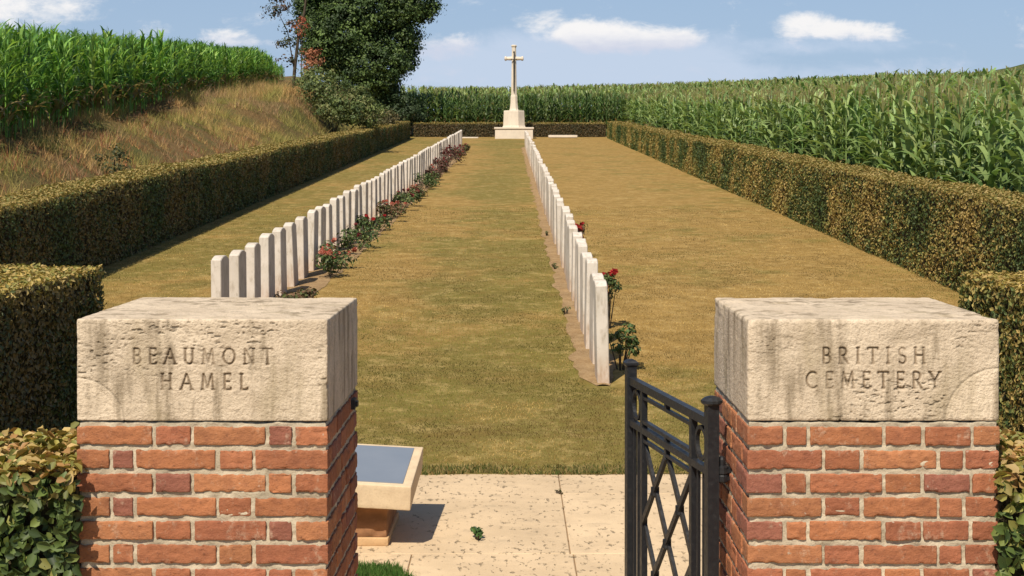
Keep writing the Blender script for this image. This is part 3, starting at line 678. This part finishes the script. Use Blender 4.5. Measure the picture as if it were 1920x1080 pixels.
pl = pillar('left brick pillar with capstone carved BEAUMONT HAMEL', (xl, 4.63, 0), R(-1.0), WL, [137, 63, 130, 41, 59], [58, 36, 142, 58, 130], segL, (.0, 1.150, .150, 1.05), 1, 1, .6)
xr = PX(1402)
segR = letter_segs('BRITISH', PX(1543)-xr, PX(1736)-xr, 1.339, 1.388)+letter_segs('CEMETERY', PX(1512)-xr, PX(1764)-xr, 1.262, 1.312)
prr = pillar('right brick pillar with capstone carved BRITISH CEMETERY', (xr, 4.62, 0), 0, WL, [63, 35, 127, 62, 80, 46], [135, 62, 132, 40, 60], segR, (.790, 1.150, .172, .98), 2, -1, 1.0)
# iron catch on the left pillar's inner face
mb = MB(); mb.box((WL-.02, .59, 1.098), (WL+.012, .65, 1.132), m=0); mb.box((WL+.008, .605, 1.106), (WL+.020, .635, 1.124)); mb.obj('iron_catch', M_iron, pl)

# ------------------------------------------------------------------ the gate
H0 = Vector((.680, 5.0)); H1 = Vector((.487, 6.0)); gd = H1-H0; GW = gd.length
gate = empty('iron_gate', (H0.x, H0.y, 0), math.atan2(gd.y, gd.x)); tag(gate, 'black iron lattice gate leaf standing open against the right pillar', 'gate')
def post(u, w_, zt, cap):
    mb = MB(); mb.box((u-w_/2, -w_/2, .03), (u+w_/2, w_/2, zt-.028)); a = w_/2*1.414
    q = math.pi/4
    mb.lathe([(a*.98, zt-.030), (a*1.30, zt-.022), (a*1.30, zt-.013), (a*.9, zt-.004), (a*.35, zt+.001)], 4 if cap == 4 else 12, (u, 0, 0), q)
    return mb
post(0, .040, 1.178, 12).obj('gate_post', M_iron, gate); post(GW, .040, 1.172, 4).obj('gate_post', M_iron, gate)
e0, e1, s0, s1 = .018, GW-.018, .200, GW-.190
mb = MB(); mb.box((e0, -.014, 1.072), (e1, .014, 1.102)); mb.box((s0, -.008, 1.040), (s1, .008, 1.052)); mb.box(((s0+s1)/2-.01, -.009, 1.051), ((s0+s1)/2+.01, .009, 1.073)); mb.obj('top_rail', M_iron, gate)
mb = MB(); mb.box((e0, -.013, .906), (e1, .013, .930)); mb.box((s0, -.010, .945), (s1, .010, .958)); mb.box((s0, -.008, .872), (s1, .008, .884))
mb.box(((s0+s1)/2-.01, -.009, .929), ((s0+s1)/2+.01, .009, .946)); mb.box(((s0+s1)/2-.01, -.009, .883), ((s0+s1)/2+.01, .009, .907)); mb.obj('middle_rail', M_iron, gate)
mb = MB(); mb.box((e0, -.014, .09), (e1, .014, .118)); mb.obj('bottom_rail', M_iron, gate)
for u_ in (s0, s1):
    mb = MB(); mb.box((u_-.014, -.0115, .117), (u_+.014, .0115, 1.073)); mb.obj('stile', M_iron, gate)
for a, b in ((e0, s0-.014), (s1+.014, e1)):
    mb = MB(); c_ = (a+b)/2; rr_ = .062; zc = 1.001; seg = 24
    V = []; 
    for i in range(seg):
        an = 2*math.pi*i/seg
        for rd, yy_ in ((rr_, -.007), (rr_, .007), (rr_-.014, .007), (rr_-.014, -.007)): V.append((c_+rd*math.cos(an), yy_, zc+rd*math.sin(an)))
    F = [(4*i+j, 4*((i+1) % seg)+j, 4*((i+1) % seg)+(j+1) % 4, 4*i+(j+1) % 4) for i in range(seg) for j in range(4)]
    mb.add(V, F); mb.obj('ring', M_iron, gate, smooth=False)
    mb = MB(); mb.box((a+(b-a)*.36-.005, -.006, .117), (a+(b-a)*.36+.005, .006, .907)); mb.box((a+(b-a)*.72-.004, -.006, .117), (a+(b-a)*.72+.004, .006, .907)); mb.obj('side_bars', M_iron, gate)
mb = MB(); cw = (s1-s0)/4; zs = [.872-.162*i for i in range(6)]
def node(i, j): return (s0+cw*i, 0, max(zs[j], .118))
for dirn in (1, -1):
    for j in range(5):
        for i in range(4):
            if (i+j) % 2 == (0 if dirn == 1 else 1):
                off = .0042*dirn
                a_ = node(i, j) if dirn == 1 else node(i+1, j); b_ = node(i+1, j+1) if dirn == 1 else node(i, j+1)
                if a_[2] <= .119: continue
                mb.bar((a_[0], off, a_[2]), (b_[0], off, b_[2]), .0230, .013, (0, 1, 0))
for j in range(1, 5):
    for i in range(1, 4):
        if (i+j) % 2 == 0: mb.lathe([(.006, -.018), (.017, -.015), (.017, .015), (.006, .018)], 8, (s0+cw*i, 0, zs[j]))
mb.obj('lattice', M_iron, gate)
# hinge: on gate
hg = MB(); hg.lathe([(.019, .885), (.023, .890), (.023, .908), (.019, .912), (.023, .916), (.023, .938), (.013, .943), (.013, .962), (.010, .970), (.003, .974)], 12, (.0, -.036, 0))
hg.box((-.018, -.062, .893), (.018, -.030, .905)); hg.box((-.018, -.070, .919), (.018, -.030, .932)); hg.obj('hinge', M_iron, gate, smooth=False)

# ------------------------------------------------------------------ register lectern
lec = empty('register_lectern', (-.572, 7.50, 0), R(-1)); tag(lec, 'low stone lectern with sloping blue plaque beside the left pillar', 'lectern')
def frough(p, n): return .002*(fbm(p*30, 3, 4)-.5)+.0, np.ones(p.shape)
mb = MB(); rbox(mb, (-.70, 0, 0), (.06, .76, .125), .006, .02, frough); sl = mb.obj('slab', M_lect, lec, smooth=True)
sl.location = (0, 0, .205); sl.rotation_euler = (R(4.5), R(3.0), 0)
mb = MB(); mb.box((-.665, .045, .123), (.012, .715, .1285)); mb.obj('plaque', M_plaque, sl)
mb = MB()
def fped(p, n): return .010*(fbm(p*16, 4, 4)-.5)+.008*sstep(fbm(p*np.array([9, 9, 14]), 2, 8), .6, .8), np.broadcast_to(np.array((.50, .33, .25)), p.shape)*(.30+1.1*fbm(p*np.array([9, 9, 22]), 4, 2))[..., None]
rbox(mb, (-.60, .10, .04), (-.07, .66, .225), .008, .012, fped)
def fpl(p, n): return .006*(fbm(p*16, 4, 4)-.5), np.broadcast_to(np.array((.85, .72, .58)), p.shape)
rbox(mb, (-.61, .08, 0), (-.06, .68, .042), .006, .02, fpl); mb.obj('pedestal', M_lect, lec, smooth=True)

# ------------------------------------------------------------------ headstones
ORD1 = ['', 'first', 'second', 'third', 'fourth', 'fifth', 'sixth', 'seventh', 'eighth', 'ninth', 'tenth', 'eleventh', 'twelfth', 'thirteenth', 'fourteenth', 'fifteenth', 'sixteenth', 'seventeenth', 'eighteenth', 'nineteenth']
TENS = {2: 'twent', 3: 'thirt', 4: 'fort', 5: 'fift', 6: 'sixt', 7: 'sevent'}
def ordn(n):
    if n < 20: return ORD1[n]
    a, b = divmod(n, 10); return TENS[a]+('ieth' if b == 0 else 'y-'+ORD1[b])
def headstone_mesh(seed, W=.375, T=.104, Hh=.815):
    k = 12; mb = MB(); rr = rng(seed); th = .007; hs = Hh-.040
    prof = [(-W/2, -.25), (-W/2, hs)]+[(-W/2+W*i/k, hs+.040*(1-((i/k-.5)*2)**2)) for i in range(1, k)]+[(W/2, hs), (W/2, -.25)]
    n = len(prof)
    def ring(ins, x):
        out = []
        for (y, z) in prof: out.append((x, y*(1-2*ins/W), z-(ins if z > .1 else 0)))
        return out
    rings = [ring(th, -T/2), ring(0, -T/2+th), ring(0, T/2-th), ring(th, T/2)]
    V = np.array(rings).reshape(-1, 3); F = [(a*n+i, a*n+i+1, (a+1)*n+i+1, (a+1)*n+i) for a in range(3) for i in range(n-1)]
    mb.add(V, F); mb.F.append(np.array([[i for i in range(n)]][::1])); mb.M.append(np.array([0])); mb.F.append(np.array([[3*n+i for i in range(n-1, -1, -1)]])); mb.M.append(np.array([0]))
    return mb.mesh('headstone', M_hs)
HM = [headstone_mesh(1), headstone_mesh(2, .378, .110, .80), headstone_mesh(3, .372, .100, .825)]
def stone_row(xf, y0, count, side, seed):
    r = rng(seed); y = y0
    for i in range(1, count+1):
        o = bpy.data.objects.new('headstone', HM[r.integers(0, 3)]); SC.collection.objects.link(o)
        x = float(xf(np.array(y)))+r.normal()*.006; o.location = (x, y, lawn_z(y)+r.normal()*.013+.005)
        o.rotation_euler = (R(r.normal()*.8), R(r.normal()*.8), R((-1.2 if side == 'left' else .3)+r.normal()*1.0))
        if i == count: lb = f'white headstone at the far end of the {side} row, nearest the cross'
        elif i == 1: lb = f'white headstone at the near end of the {side} row'
        else: lb = f'white headstone, {ordn(i)} from the near end of the {side} row'
        tag(o, lb, 'headstone', f'white headstones in the {side} row')
        y += .832+r.normal()*.02
stone_row(row_left_x, 14.5, 65, 'left', 3)
stone_row(row_right_x, 12.45, 67, 'right', 4)

# ------------------------------------------------------------------ cross of sacrifice
cy = 43.0; cz = lawn_z(42.6); CY = 83.6
cross = empty('memorial_cross', (.17, CY, lawn_z(CY)), 0); tag(cross, 'tall pale stone cross with bronze sword on a stepped base', 'cross')
cz0 = .0
mb = MB(); rbox(mb, (-1.06, -.95, -.35), (1.06, .95, .50), .02, .4); rbox(mb, (-1.11, -1.0, .501), (1.11, 1.0, .60), .02, .4); mb.obj('base_step', M_cross, cross, smooth=False)
mb = MB(); mb.lathe([(.70*1.0, .602), (.69, .66), (.655, .70), (.62, 1.50), (.60, 1.56)], 8, (0, 0, 0), R(22.5)); mb.obj('plinth', M_cross, cross)
mb = MB(); q = R(22.5)
mb.lathe([(.29, 1.562), (.25, 1.66), (.215, 1.95), (.20, 2.35), (.175, 2.45), (.13, 5.12), (.16, 5.18), (.175, 5.22), (.12, 5.27)], 8, (0, 0, 0), q); mb.obj('shaft', M_cross, cross)
mb = MB()
for sg in (-1, 1):
    pts = [(.05, .12), (.40, .10), (.43, .13), (.50, .135), (.54, .09)]; V = []
    for xx_, rd in pts:
        for i in range(8):
            an = R(22.5+45*i); V.append((sg*xx_, rd*math.cos(an), 4.50+rd*math.sin(an)))
    F = [(j*8+i, j*8+(i+1) % 8, (j+1)*8+(i+1) % 8, (j+1)*8+i) for j in range(4) for i in range(8)]+[]
    mb.add(V, F); mb.F.append(np.array([[mb.n-8+i for i in range(8)]])); mb.M.append(np.array([0]))
mb.obj('arms', M_cross, cross)
mb = MB(); yv = -.215
mb.add([(-.042, yv, 4.42), (.042, yv, 4.42), (.032, yv, 2.75), (0, yv, 2.50), (-.032, yv, 2.75), (0, yv-.035, 4.42), (0, yv-.03, 2.7)], [(0, 4, 6, 5), (5, 6, 2, 1)]); mb.add([(-.045, yv, 2.75), (0, yv, 2.50), (.045, yv, 2.75), (0, yv-.03, 2.7)], [(0, 1, 3), (3, 1, 2)])
mb.box((-.17, yv-.03, 4.42), (.17, yv+.03, 4.46)); mb.box((-.025, yv-.03, 4.46), (.025, yv+.03, 4.80)); mb.lathe([(.02, 4.79), (.05, 4.82), (.05, 4.87), (.02, 4.9)], 8, (0, yv, 0)); mb.obj('sword', M_bronze, cross)
# low stone bench and flat kerb beside the cross
b = empty('stone_bench', (2.95, 84.2, lawn_z(84.2))); tag(b, 'low pale stone bench on the grass right of the cross', 'bench')
mb = MB(); rbox(mb, (-.82, -.2, .03), (.82, .2, .165), .01, .3); mb.obj('seat', M_cross, b)
for s_ in (-.6, .6):
    mb = MB(); rbox(mb, (s_-.12, -.16, -.1), (s_+.12, .16, .029), .01, .3); mb.obj('leg', M_cross, b)
mb = MB(); rbox(mb, (-2.95, 83.8, lawn_z(83.8)-.05), (-1.85, 84.4, lawn_z(83.8)+.07), .01, .3); tag(mb.obj('stone_slab', M_cross), 'flat pale stone slab in the grass left of the cross', 'stone slab')

# ------------------------------------------------------------------ rose bushes and small plants
def flower_mesh(pal, seed, s=.045):
    r = rng(seed); mb = MB(); n = 26; a = r.normal(size=(n, 3)); a /= np.linalg.norm(a, axis=1, keepdims=True); a[:, 2] = np.abs(a[:, 2])*.9
    v, f = leafquads(a*s*.55*r.random((n, 1))**.4, a, np.full(n, s*.9), seed, .95, .5); mb.add(v, f, np.repeat(pick(pal, n, r, .15), 4, 0)); return mb.mesh('flower', M_petal)
FM = {'red': flower_mesh([(.36, .02, .018), (.46, .035, .03), (.24, .012, .012)], 1), 'salmon': flower_mesh([(.46, .13, .09), (.38, .08, .055), (.50, .20, .13)], 2), 'dark': flower_mesh([(.15, .025, .025), (.22, .045, .04)], 3)}
def bush_mesh(seed, w_, h_, leaf, n, pal, ly_=1.1):
    r = rng(seed); mb = MB(); k = 7; cen = np.stack([(r.random(k)-.5)*w_*.8, (r.random(k)-.5)*w_*ly_, h_*(.35+.5*r.random(k))], -1)
    i = r.integers(0, k, n); a = r.normal(size=(n, 3)); a /= np.linalg.norm(a, axis=1, keepdims=True); P = cen[i]+a*(w_*.26*r.random((n, 1))**.45)*np.array([1, 1, .85]); P[:, 2] = np.maximum(P[:, 2], .01)
    v, f = leafquads(P, a+np.array([0, 0, .6]), leaf*(.6+.8*r.random(n)), seed, .6, .6); mb.add(v, f, np.repeat(pick(pal, n, r, .3), 4, 0)); return mb, cen
def bush(name, loc, seed, w_, h_, leaf, n, pal, label, cat, group=None, flowers=None, nf=0, fs=1., ly_=1.1):
    root = empty(name, loc); tag(root, label, cat, group); mb, cen = bush_mesh(seed, w_, h_, leaf, n, pal, ly_); mb.obj('foliage', M_leaf, root)
    r = random.Random(seed); mb = MB()
    for c in cen: mb.tube([(c[0]*.15, c[1]*.15, -.03), (c[0]*.6, c[1]*.5, c[2]*.5), tuple(c)], [.007, .006, .003], 5)
    mb.obj('stems', M_bark, root)
    for i in range(nf):
        c = cen[i % len(cen)]; o = bpy.data.objects.new('flower', FM[flowers]); SC.collection.objects.link(o); o.parent = root
        o.location = (c[0]+r.uniform(-.6, .6)*w_*.3, c[1]+r.uniform(-.5, .5)*w_*.3, c[2]+w_*.2*r.uniform(.4, 1.1)); o.rotation_euler = (r.uniform(-.6, .6), r.uniform(-.6, .6), r.uniform(0, 6)); o.scale = [fs*r.uniform(.8, 1.3)]*3
    return root
gr = [(.06, .10, .028), (.09, .13, .038), (.045, .07, .022), (.12, .16, .05)]; brn = [(.14, .085, .045), (.18, .10, .055), (.09, .10, .035), (.11, .13, .04)]; mau = [(.11, .05, .04), (.15, .06, .045), (.07, .06, .03)]
G = 'rose bushes in front of the left row'
roses = [(7.75, .20, .16, gr, None, 0, 'small withered low rose bush nearest the left pillar'), (8.5, .30, .16, brn, None, 0, 'low brown withered rose bush, second along the left row'),
 (9.9, .48, .40, gr, 'salmon', 12, 'rose bush with big salmon red blooms in the left row bed'), (11.4, .5, .34, gr, 'dark', 2, 'dark green almost flowerless rose bush beyond the salmon one'),
 (12.9, .45, .38, gr, 'red', 5, 'dark rose bush with a few red blooms, midway down the left bed'), (14.3, .45, .32, brn, 'salmon', 7, 'brownish rose bush with faded salmon blooms in the left bed'),
 (15.7, .5, .36, gr, 'dark', 6, 'green rose bush with dark red blooms in the left bed'), (17.2, .45, .30, brn, 'salmon', 8, 'pale brown rose bush with small salmon blooms, left bed'),
 (19.2, .5, .40, gr, None, 0, 'plain dark green rose bush two thirds down the left bed'), (21.2, .45, .36, mau, 'salmon', 4, 'reddish brown rose bush before the tall crimson one'),
 (23.0, .5, .42, mau, 'dark', 5, 'dusky rose bush with scattered dark blooms beside the crimson one'), (25.4, .75, .62, mau, 'dark', 16, 'large crimson rose bush, the tallest in the left bed'),
 (28.5, .45, .35, brn, 'salmon', 5, 'faded brown rose bush just past the tall crimson one'), (31.5, .45, .30, brn, 'salmon', 4, 'last small faded rose bush near the cross end, left bed')]
for i, (y, w_, h_, pal, fl, nf, lb) in enumerate(roses):
    y = 2*y; w_ *= 1.25
    bush('rose_bush', (float(row_left_x(np.array(y)))+.33, y, lawn_z(y)), 200+i, w_, h_, .040+.0005*y, 620 if w_ > .34 else 260, pal, lb, 'rose bush', G, fl, int(nf*1.4), .95+.008*y, 2.6)
G = 'plants behind the right row'
bush('rose_bush', (.955, 12.9, lawn_z(12.9)), 230, .26, .44, .045, 330, [(.06, .10, .025), (.09, .14, .04), (.05, .06, .02)], 'leafy rose bush without blooms beside the nearest right headstone', 'rose bush', G, None, 0)
bush('rose_bush', (1.0, 15.2, lawn_z(15.2)), 231, .30, .66, .04, 420, gr, 'rose bush with bright red blooms behind the near right headstones', 'rose bush', G, 'red', 6, 1.2)
bush('rose_bush', (1.01, 21.8, lawn_z(21.8)), 232, .38, .60, .04, 380, brn, 'rose bush with a single red cluster further up the right row', 'rose bush', G, 'red', 4, 1.4)
wd = bush('weed', (-.17, 7.72, 0), 240, .07, .07, .026, 60, [(.05, .10, .025), (.07, .13, .03)], 'small green weed growing from a joint in the paving', 'weed')
wd2 = bush('weed', (.28, 8.80, 0), 243, .05, .025, .018, 24, [(.07, .09, .03), (.12, .11, .04)], 'tiny weed tuft where two paving joints meet', 'weed')
for k, (y, xo, lb) in enumerate(((16.2, -.16, 'small green weed in the soil left of the right row, nearest one'), (20.4, -.15, 'small weed in the soil about ten stones up the right row'), (25.2, -.15, 'tiny distant weed in the soil of the right row'))):
    bush('weed', (float(row_right_x(y))+xo, y, lawn_z(y)+.01), 250+k, .10, .09, .03, 40, [(.08, .11, .03), (.14, .13, .05)], lb, 'weed')

# ------------------------------------------------------------------ tree, shrubs on the bank
def crown(mb, blobs, dens, leaf, seed, pal, origin):
    r = rng(seed)
    for k, (x, y, z, rx, ry, rz_) in enumerate(blobs):
        nclump = int(dens*(rx*rz_*4)); a = r.normal(size=(nclump, 3)); a /= np.linalg.norm(a, axis=1, keepdims=True)
        rad = .55+.55*r.random(nclump)**.7; c = np.array([x, y, z])+a*np.array([rx, ry, rz_])*rad[:, None]; out = a
        m = 34; n = nclump*m; b_ = r.normal(size=(n, 3)); b_ /= np.linalg.norm(b_, axis=1, keepdims=True)
        cs = np.repeat(.22+.40*r.random(nclump)**1.5, m)*(leaf/.12); P = np.repeat(c, m, 0)+b_*(cs*r.random(n)**.5)[:, None]*np.array([1, 1, .7])
        v, f = leafquads(P, b_*1.1+np.repeat(out, m, 0)*.5+np.array([0, 0, .4]), leaf*(.6+.8*r.random(n)), seed+k, .6, .5)
        cc = np.array(pal)[r.integers(0, len(pal), nclump)]*(.8+.4*r.random((nclump, 1))); C = np.repeat(cc, m, 0)*(1+(r.random((n, 1))-.5)*.4)
        mb.add(v-np.array(origin), f, np.repeat(C, 4, 0))
def at(px, py, d): return ((px-958)*d/1386, 2*d, CAMZ+(310-py)*d/1386)
TX, TY = -8.0, 88.; TZ = float(ground_z(TX, TY)); tr = empty('broadleaf_tree', (TX, TY, TZ)); tag(tr, 'large dark green tree overhanging the far left hedge corner', 'tree')
s_ = 44/1386.
def bl(px, py, r1, r2, d=44., ry=None): x, y, z = at(px, py, d); return (x, y, z, r1*s_, (ry or r1)*s_*.9, r2*s_)
BL = [bl(705, 20, 90, 60), bl(640, 60, 60, 55, 43.4), bl(740, 75, 48, 38), bl(700, 120, 58, 48, 43.4), bl(705, 165, 34, 42), bl(772, 10, 52, 30), bl(600, 10, 40, 55, 44.6), bl(628, 108, 38, 32, 43.8), bl(660, -70, 110, 70), bl(750, -60, 80, 60), bl(690, -150, 110, 70), bl(640, 140, 30, 26, 44), bl(755, 112, 22, 26), bl(728, 165, 16, 26), bl(590, -90, 60, 60), bl(718, 195, 22, 28, 44.6), bl(588, 62, 26, 40, 43.8), bl(578, 20, 22, 36, 44), bl(590, 95, 22, 22, 44)]
mb = MB(); crown(mb, BL, 26, .17, 61, [(.045, .08, .022), (.065, .11, .03), (.12, .18, .045), (.032, .055, .018), (.09, .14, .036)], (TX, TY, TZ)); mb.obj('crown', M_leaf, tr)
mb = MB(); mb.tube([(0, 0, -.3), (.05, 0, 1.8), (.0, .1, 4.3), (-.3, 0, 8.0), (-.5, 0, 11.5)], [.32, .27, .23, .17, .06], 10); mb.obj('trunk', M_bark, tr, smooth=True)
for e in ((2.4, .2, 6.0), (-2.2, -.3, 6.0), (1.2, -1.2, 4.2), (-1.6, .8, 8.5), (1.6, .6, 9.0)):
    mb = MB(); mb.tube([(0, .05, 1.6+e[2]*.2), (e[0]*.4, e[1]*.5, e[2]*.62), e], [.12, .08, .025], 7); mb.obj('branch', M_bark, tr, smooth=True)
# slender sapling at the left edge of the tree
x, y, _ = at(549, 130, 34); z = float(ground_z(x, y)); sp = empty('sapling', (x, y, z)); tag(sp, 'slender sparse sapling leaning beside the large tree', 'tree')
tx, ty, tz = at(577, -25, 34); mb = MB(); mb.tube([(0, 0, -.2), ((tx-x)*.15, 0, (tz-z)*.22), ((tx-x)*.38, 0, (tz-z)*.5), ((tx-x)*.8, 0, (tz-z)*.75), (tx-x, ty-y, tz-z)], [.09, .08, .07, .06, .04], 7); mb.obj('trunk', M_bark, sp, smooth=True)
k1 = at(520, 20, 34); mb = MB(); mb.tube([((tx-x)*.1, 0, (tz-z)*.2), (at(540, 60, 34)[0]-x, 0, at(540, 60, 34)[2]-z), (k1[0]-x, 0, k1[2]-z)], [.035, .025, .012], 6); mb.obj('branch', M_bark, sp, smooth=True)
mb = MB(); crown(mb, [(*at(523, 12, 34), .42, .5, .8), (*at(537, 82, 34), .38, .4, .45), (*at(545, 50, 34), .25, .3, .4), (*at(515, -30, 34), .6, .6, .6), (*at(540, 108, 34), .3, .3, .3)], 7.5, .13, 62, [(.04, .05, .022), (.06, .07, .03), (.10, .06, .035)], (x, y, z)); mb.obj('crown', M_leaf, sp)
def shrub(blobs, leaf, dens, seed, pal, label, name='shrub'):
    x, y = np.mean([b[0] for b in blobs]), np.mean([b[1] for b in blobs]); z = float(ground_z(x, y)); o = empty(name, (x, y, z)); tag(o, label, 'shrub')
    mb = MB(); crown(mb, blobs, dens, leaf, seed, pal, (x, y, z)); mb.obj('foliage', M_leaf, o)
    mb = MB(); r = random.Random(seed)
    for b in blobs: mb.tube([(r.uniform(-.2, .2), r.uniform(-.2, .2), -.2), (b[0]-x, b[1]-y, b[2]-z)], [.03, .012], 5)
    mb.obj('stems', M_bark, o); return o
k = 31/1386.
shrub([(*at(615, 170, 31), 1.1, 1.1, .65), (*at(650, 190, 31), 1.3, 1.1, .75), (*at(685, 212, 31), 1.1, 1., .6), (*at(600, 148, 31.5), .8, .8, .5), (*at(640, 205, 30.5), 1.0, .9, .55), (*at(585, 150, 32), .6, .6, .4)], .11, 22, 71, [(.14, .175, .05), (.10, .14, .04), (.20, .21, .075), (.075, .11, .035)], 'rounded grey green shrub on the bank under the large tree')
shrub([(*at(588, 112, 32.5), .38, .4, .55), (*at(580, 135, 32.5), .4, .4, .4)], .10, 14, 72, [(.36, .13, .06), (.28, .10, .05), (.42, .18, .09)], 'small orange brown dying shrub at the foot of the sapling')
shrub([(*at(566, 50, 33.0), .30, .3, .38)], .10, 14, 75, [(.40, .12, .06), (.32, .10, .05)], 'orange leafed spray of a dead shrub against the dark tree')
shrub([(*at(725, 222, 37), .8, .8, .45), (*at(700, 228, 35), .6, .6, .4)], .11, 14, 73, [(.13, .11, .05), (.17, .14, .06), (.09, .09, .035)], 'low brownish shrub between the large tree and the hedge corner')
shrub([(*at(756, 205, 43.2), .9, .7, .8), (*at(785, 212, 43.6), .6, .5, .6)], .13, 14, 74, [(.035, .06, .022), (.05, .08, .03)], 'dark green shrub in front of the maize at the far left corner')
shrub([(*at(215, 300, 15.5), .38, .38, .26)], .07, 26, 76, [(.06, .075, .03), (.09, .10, .04)], 'small dark green shrub low on the dry bank at left')
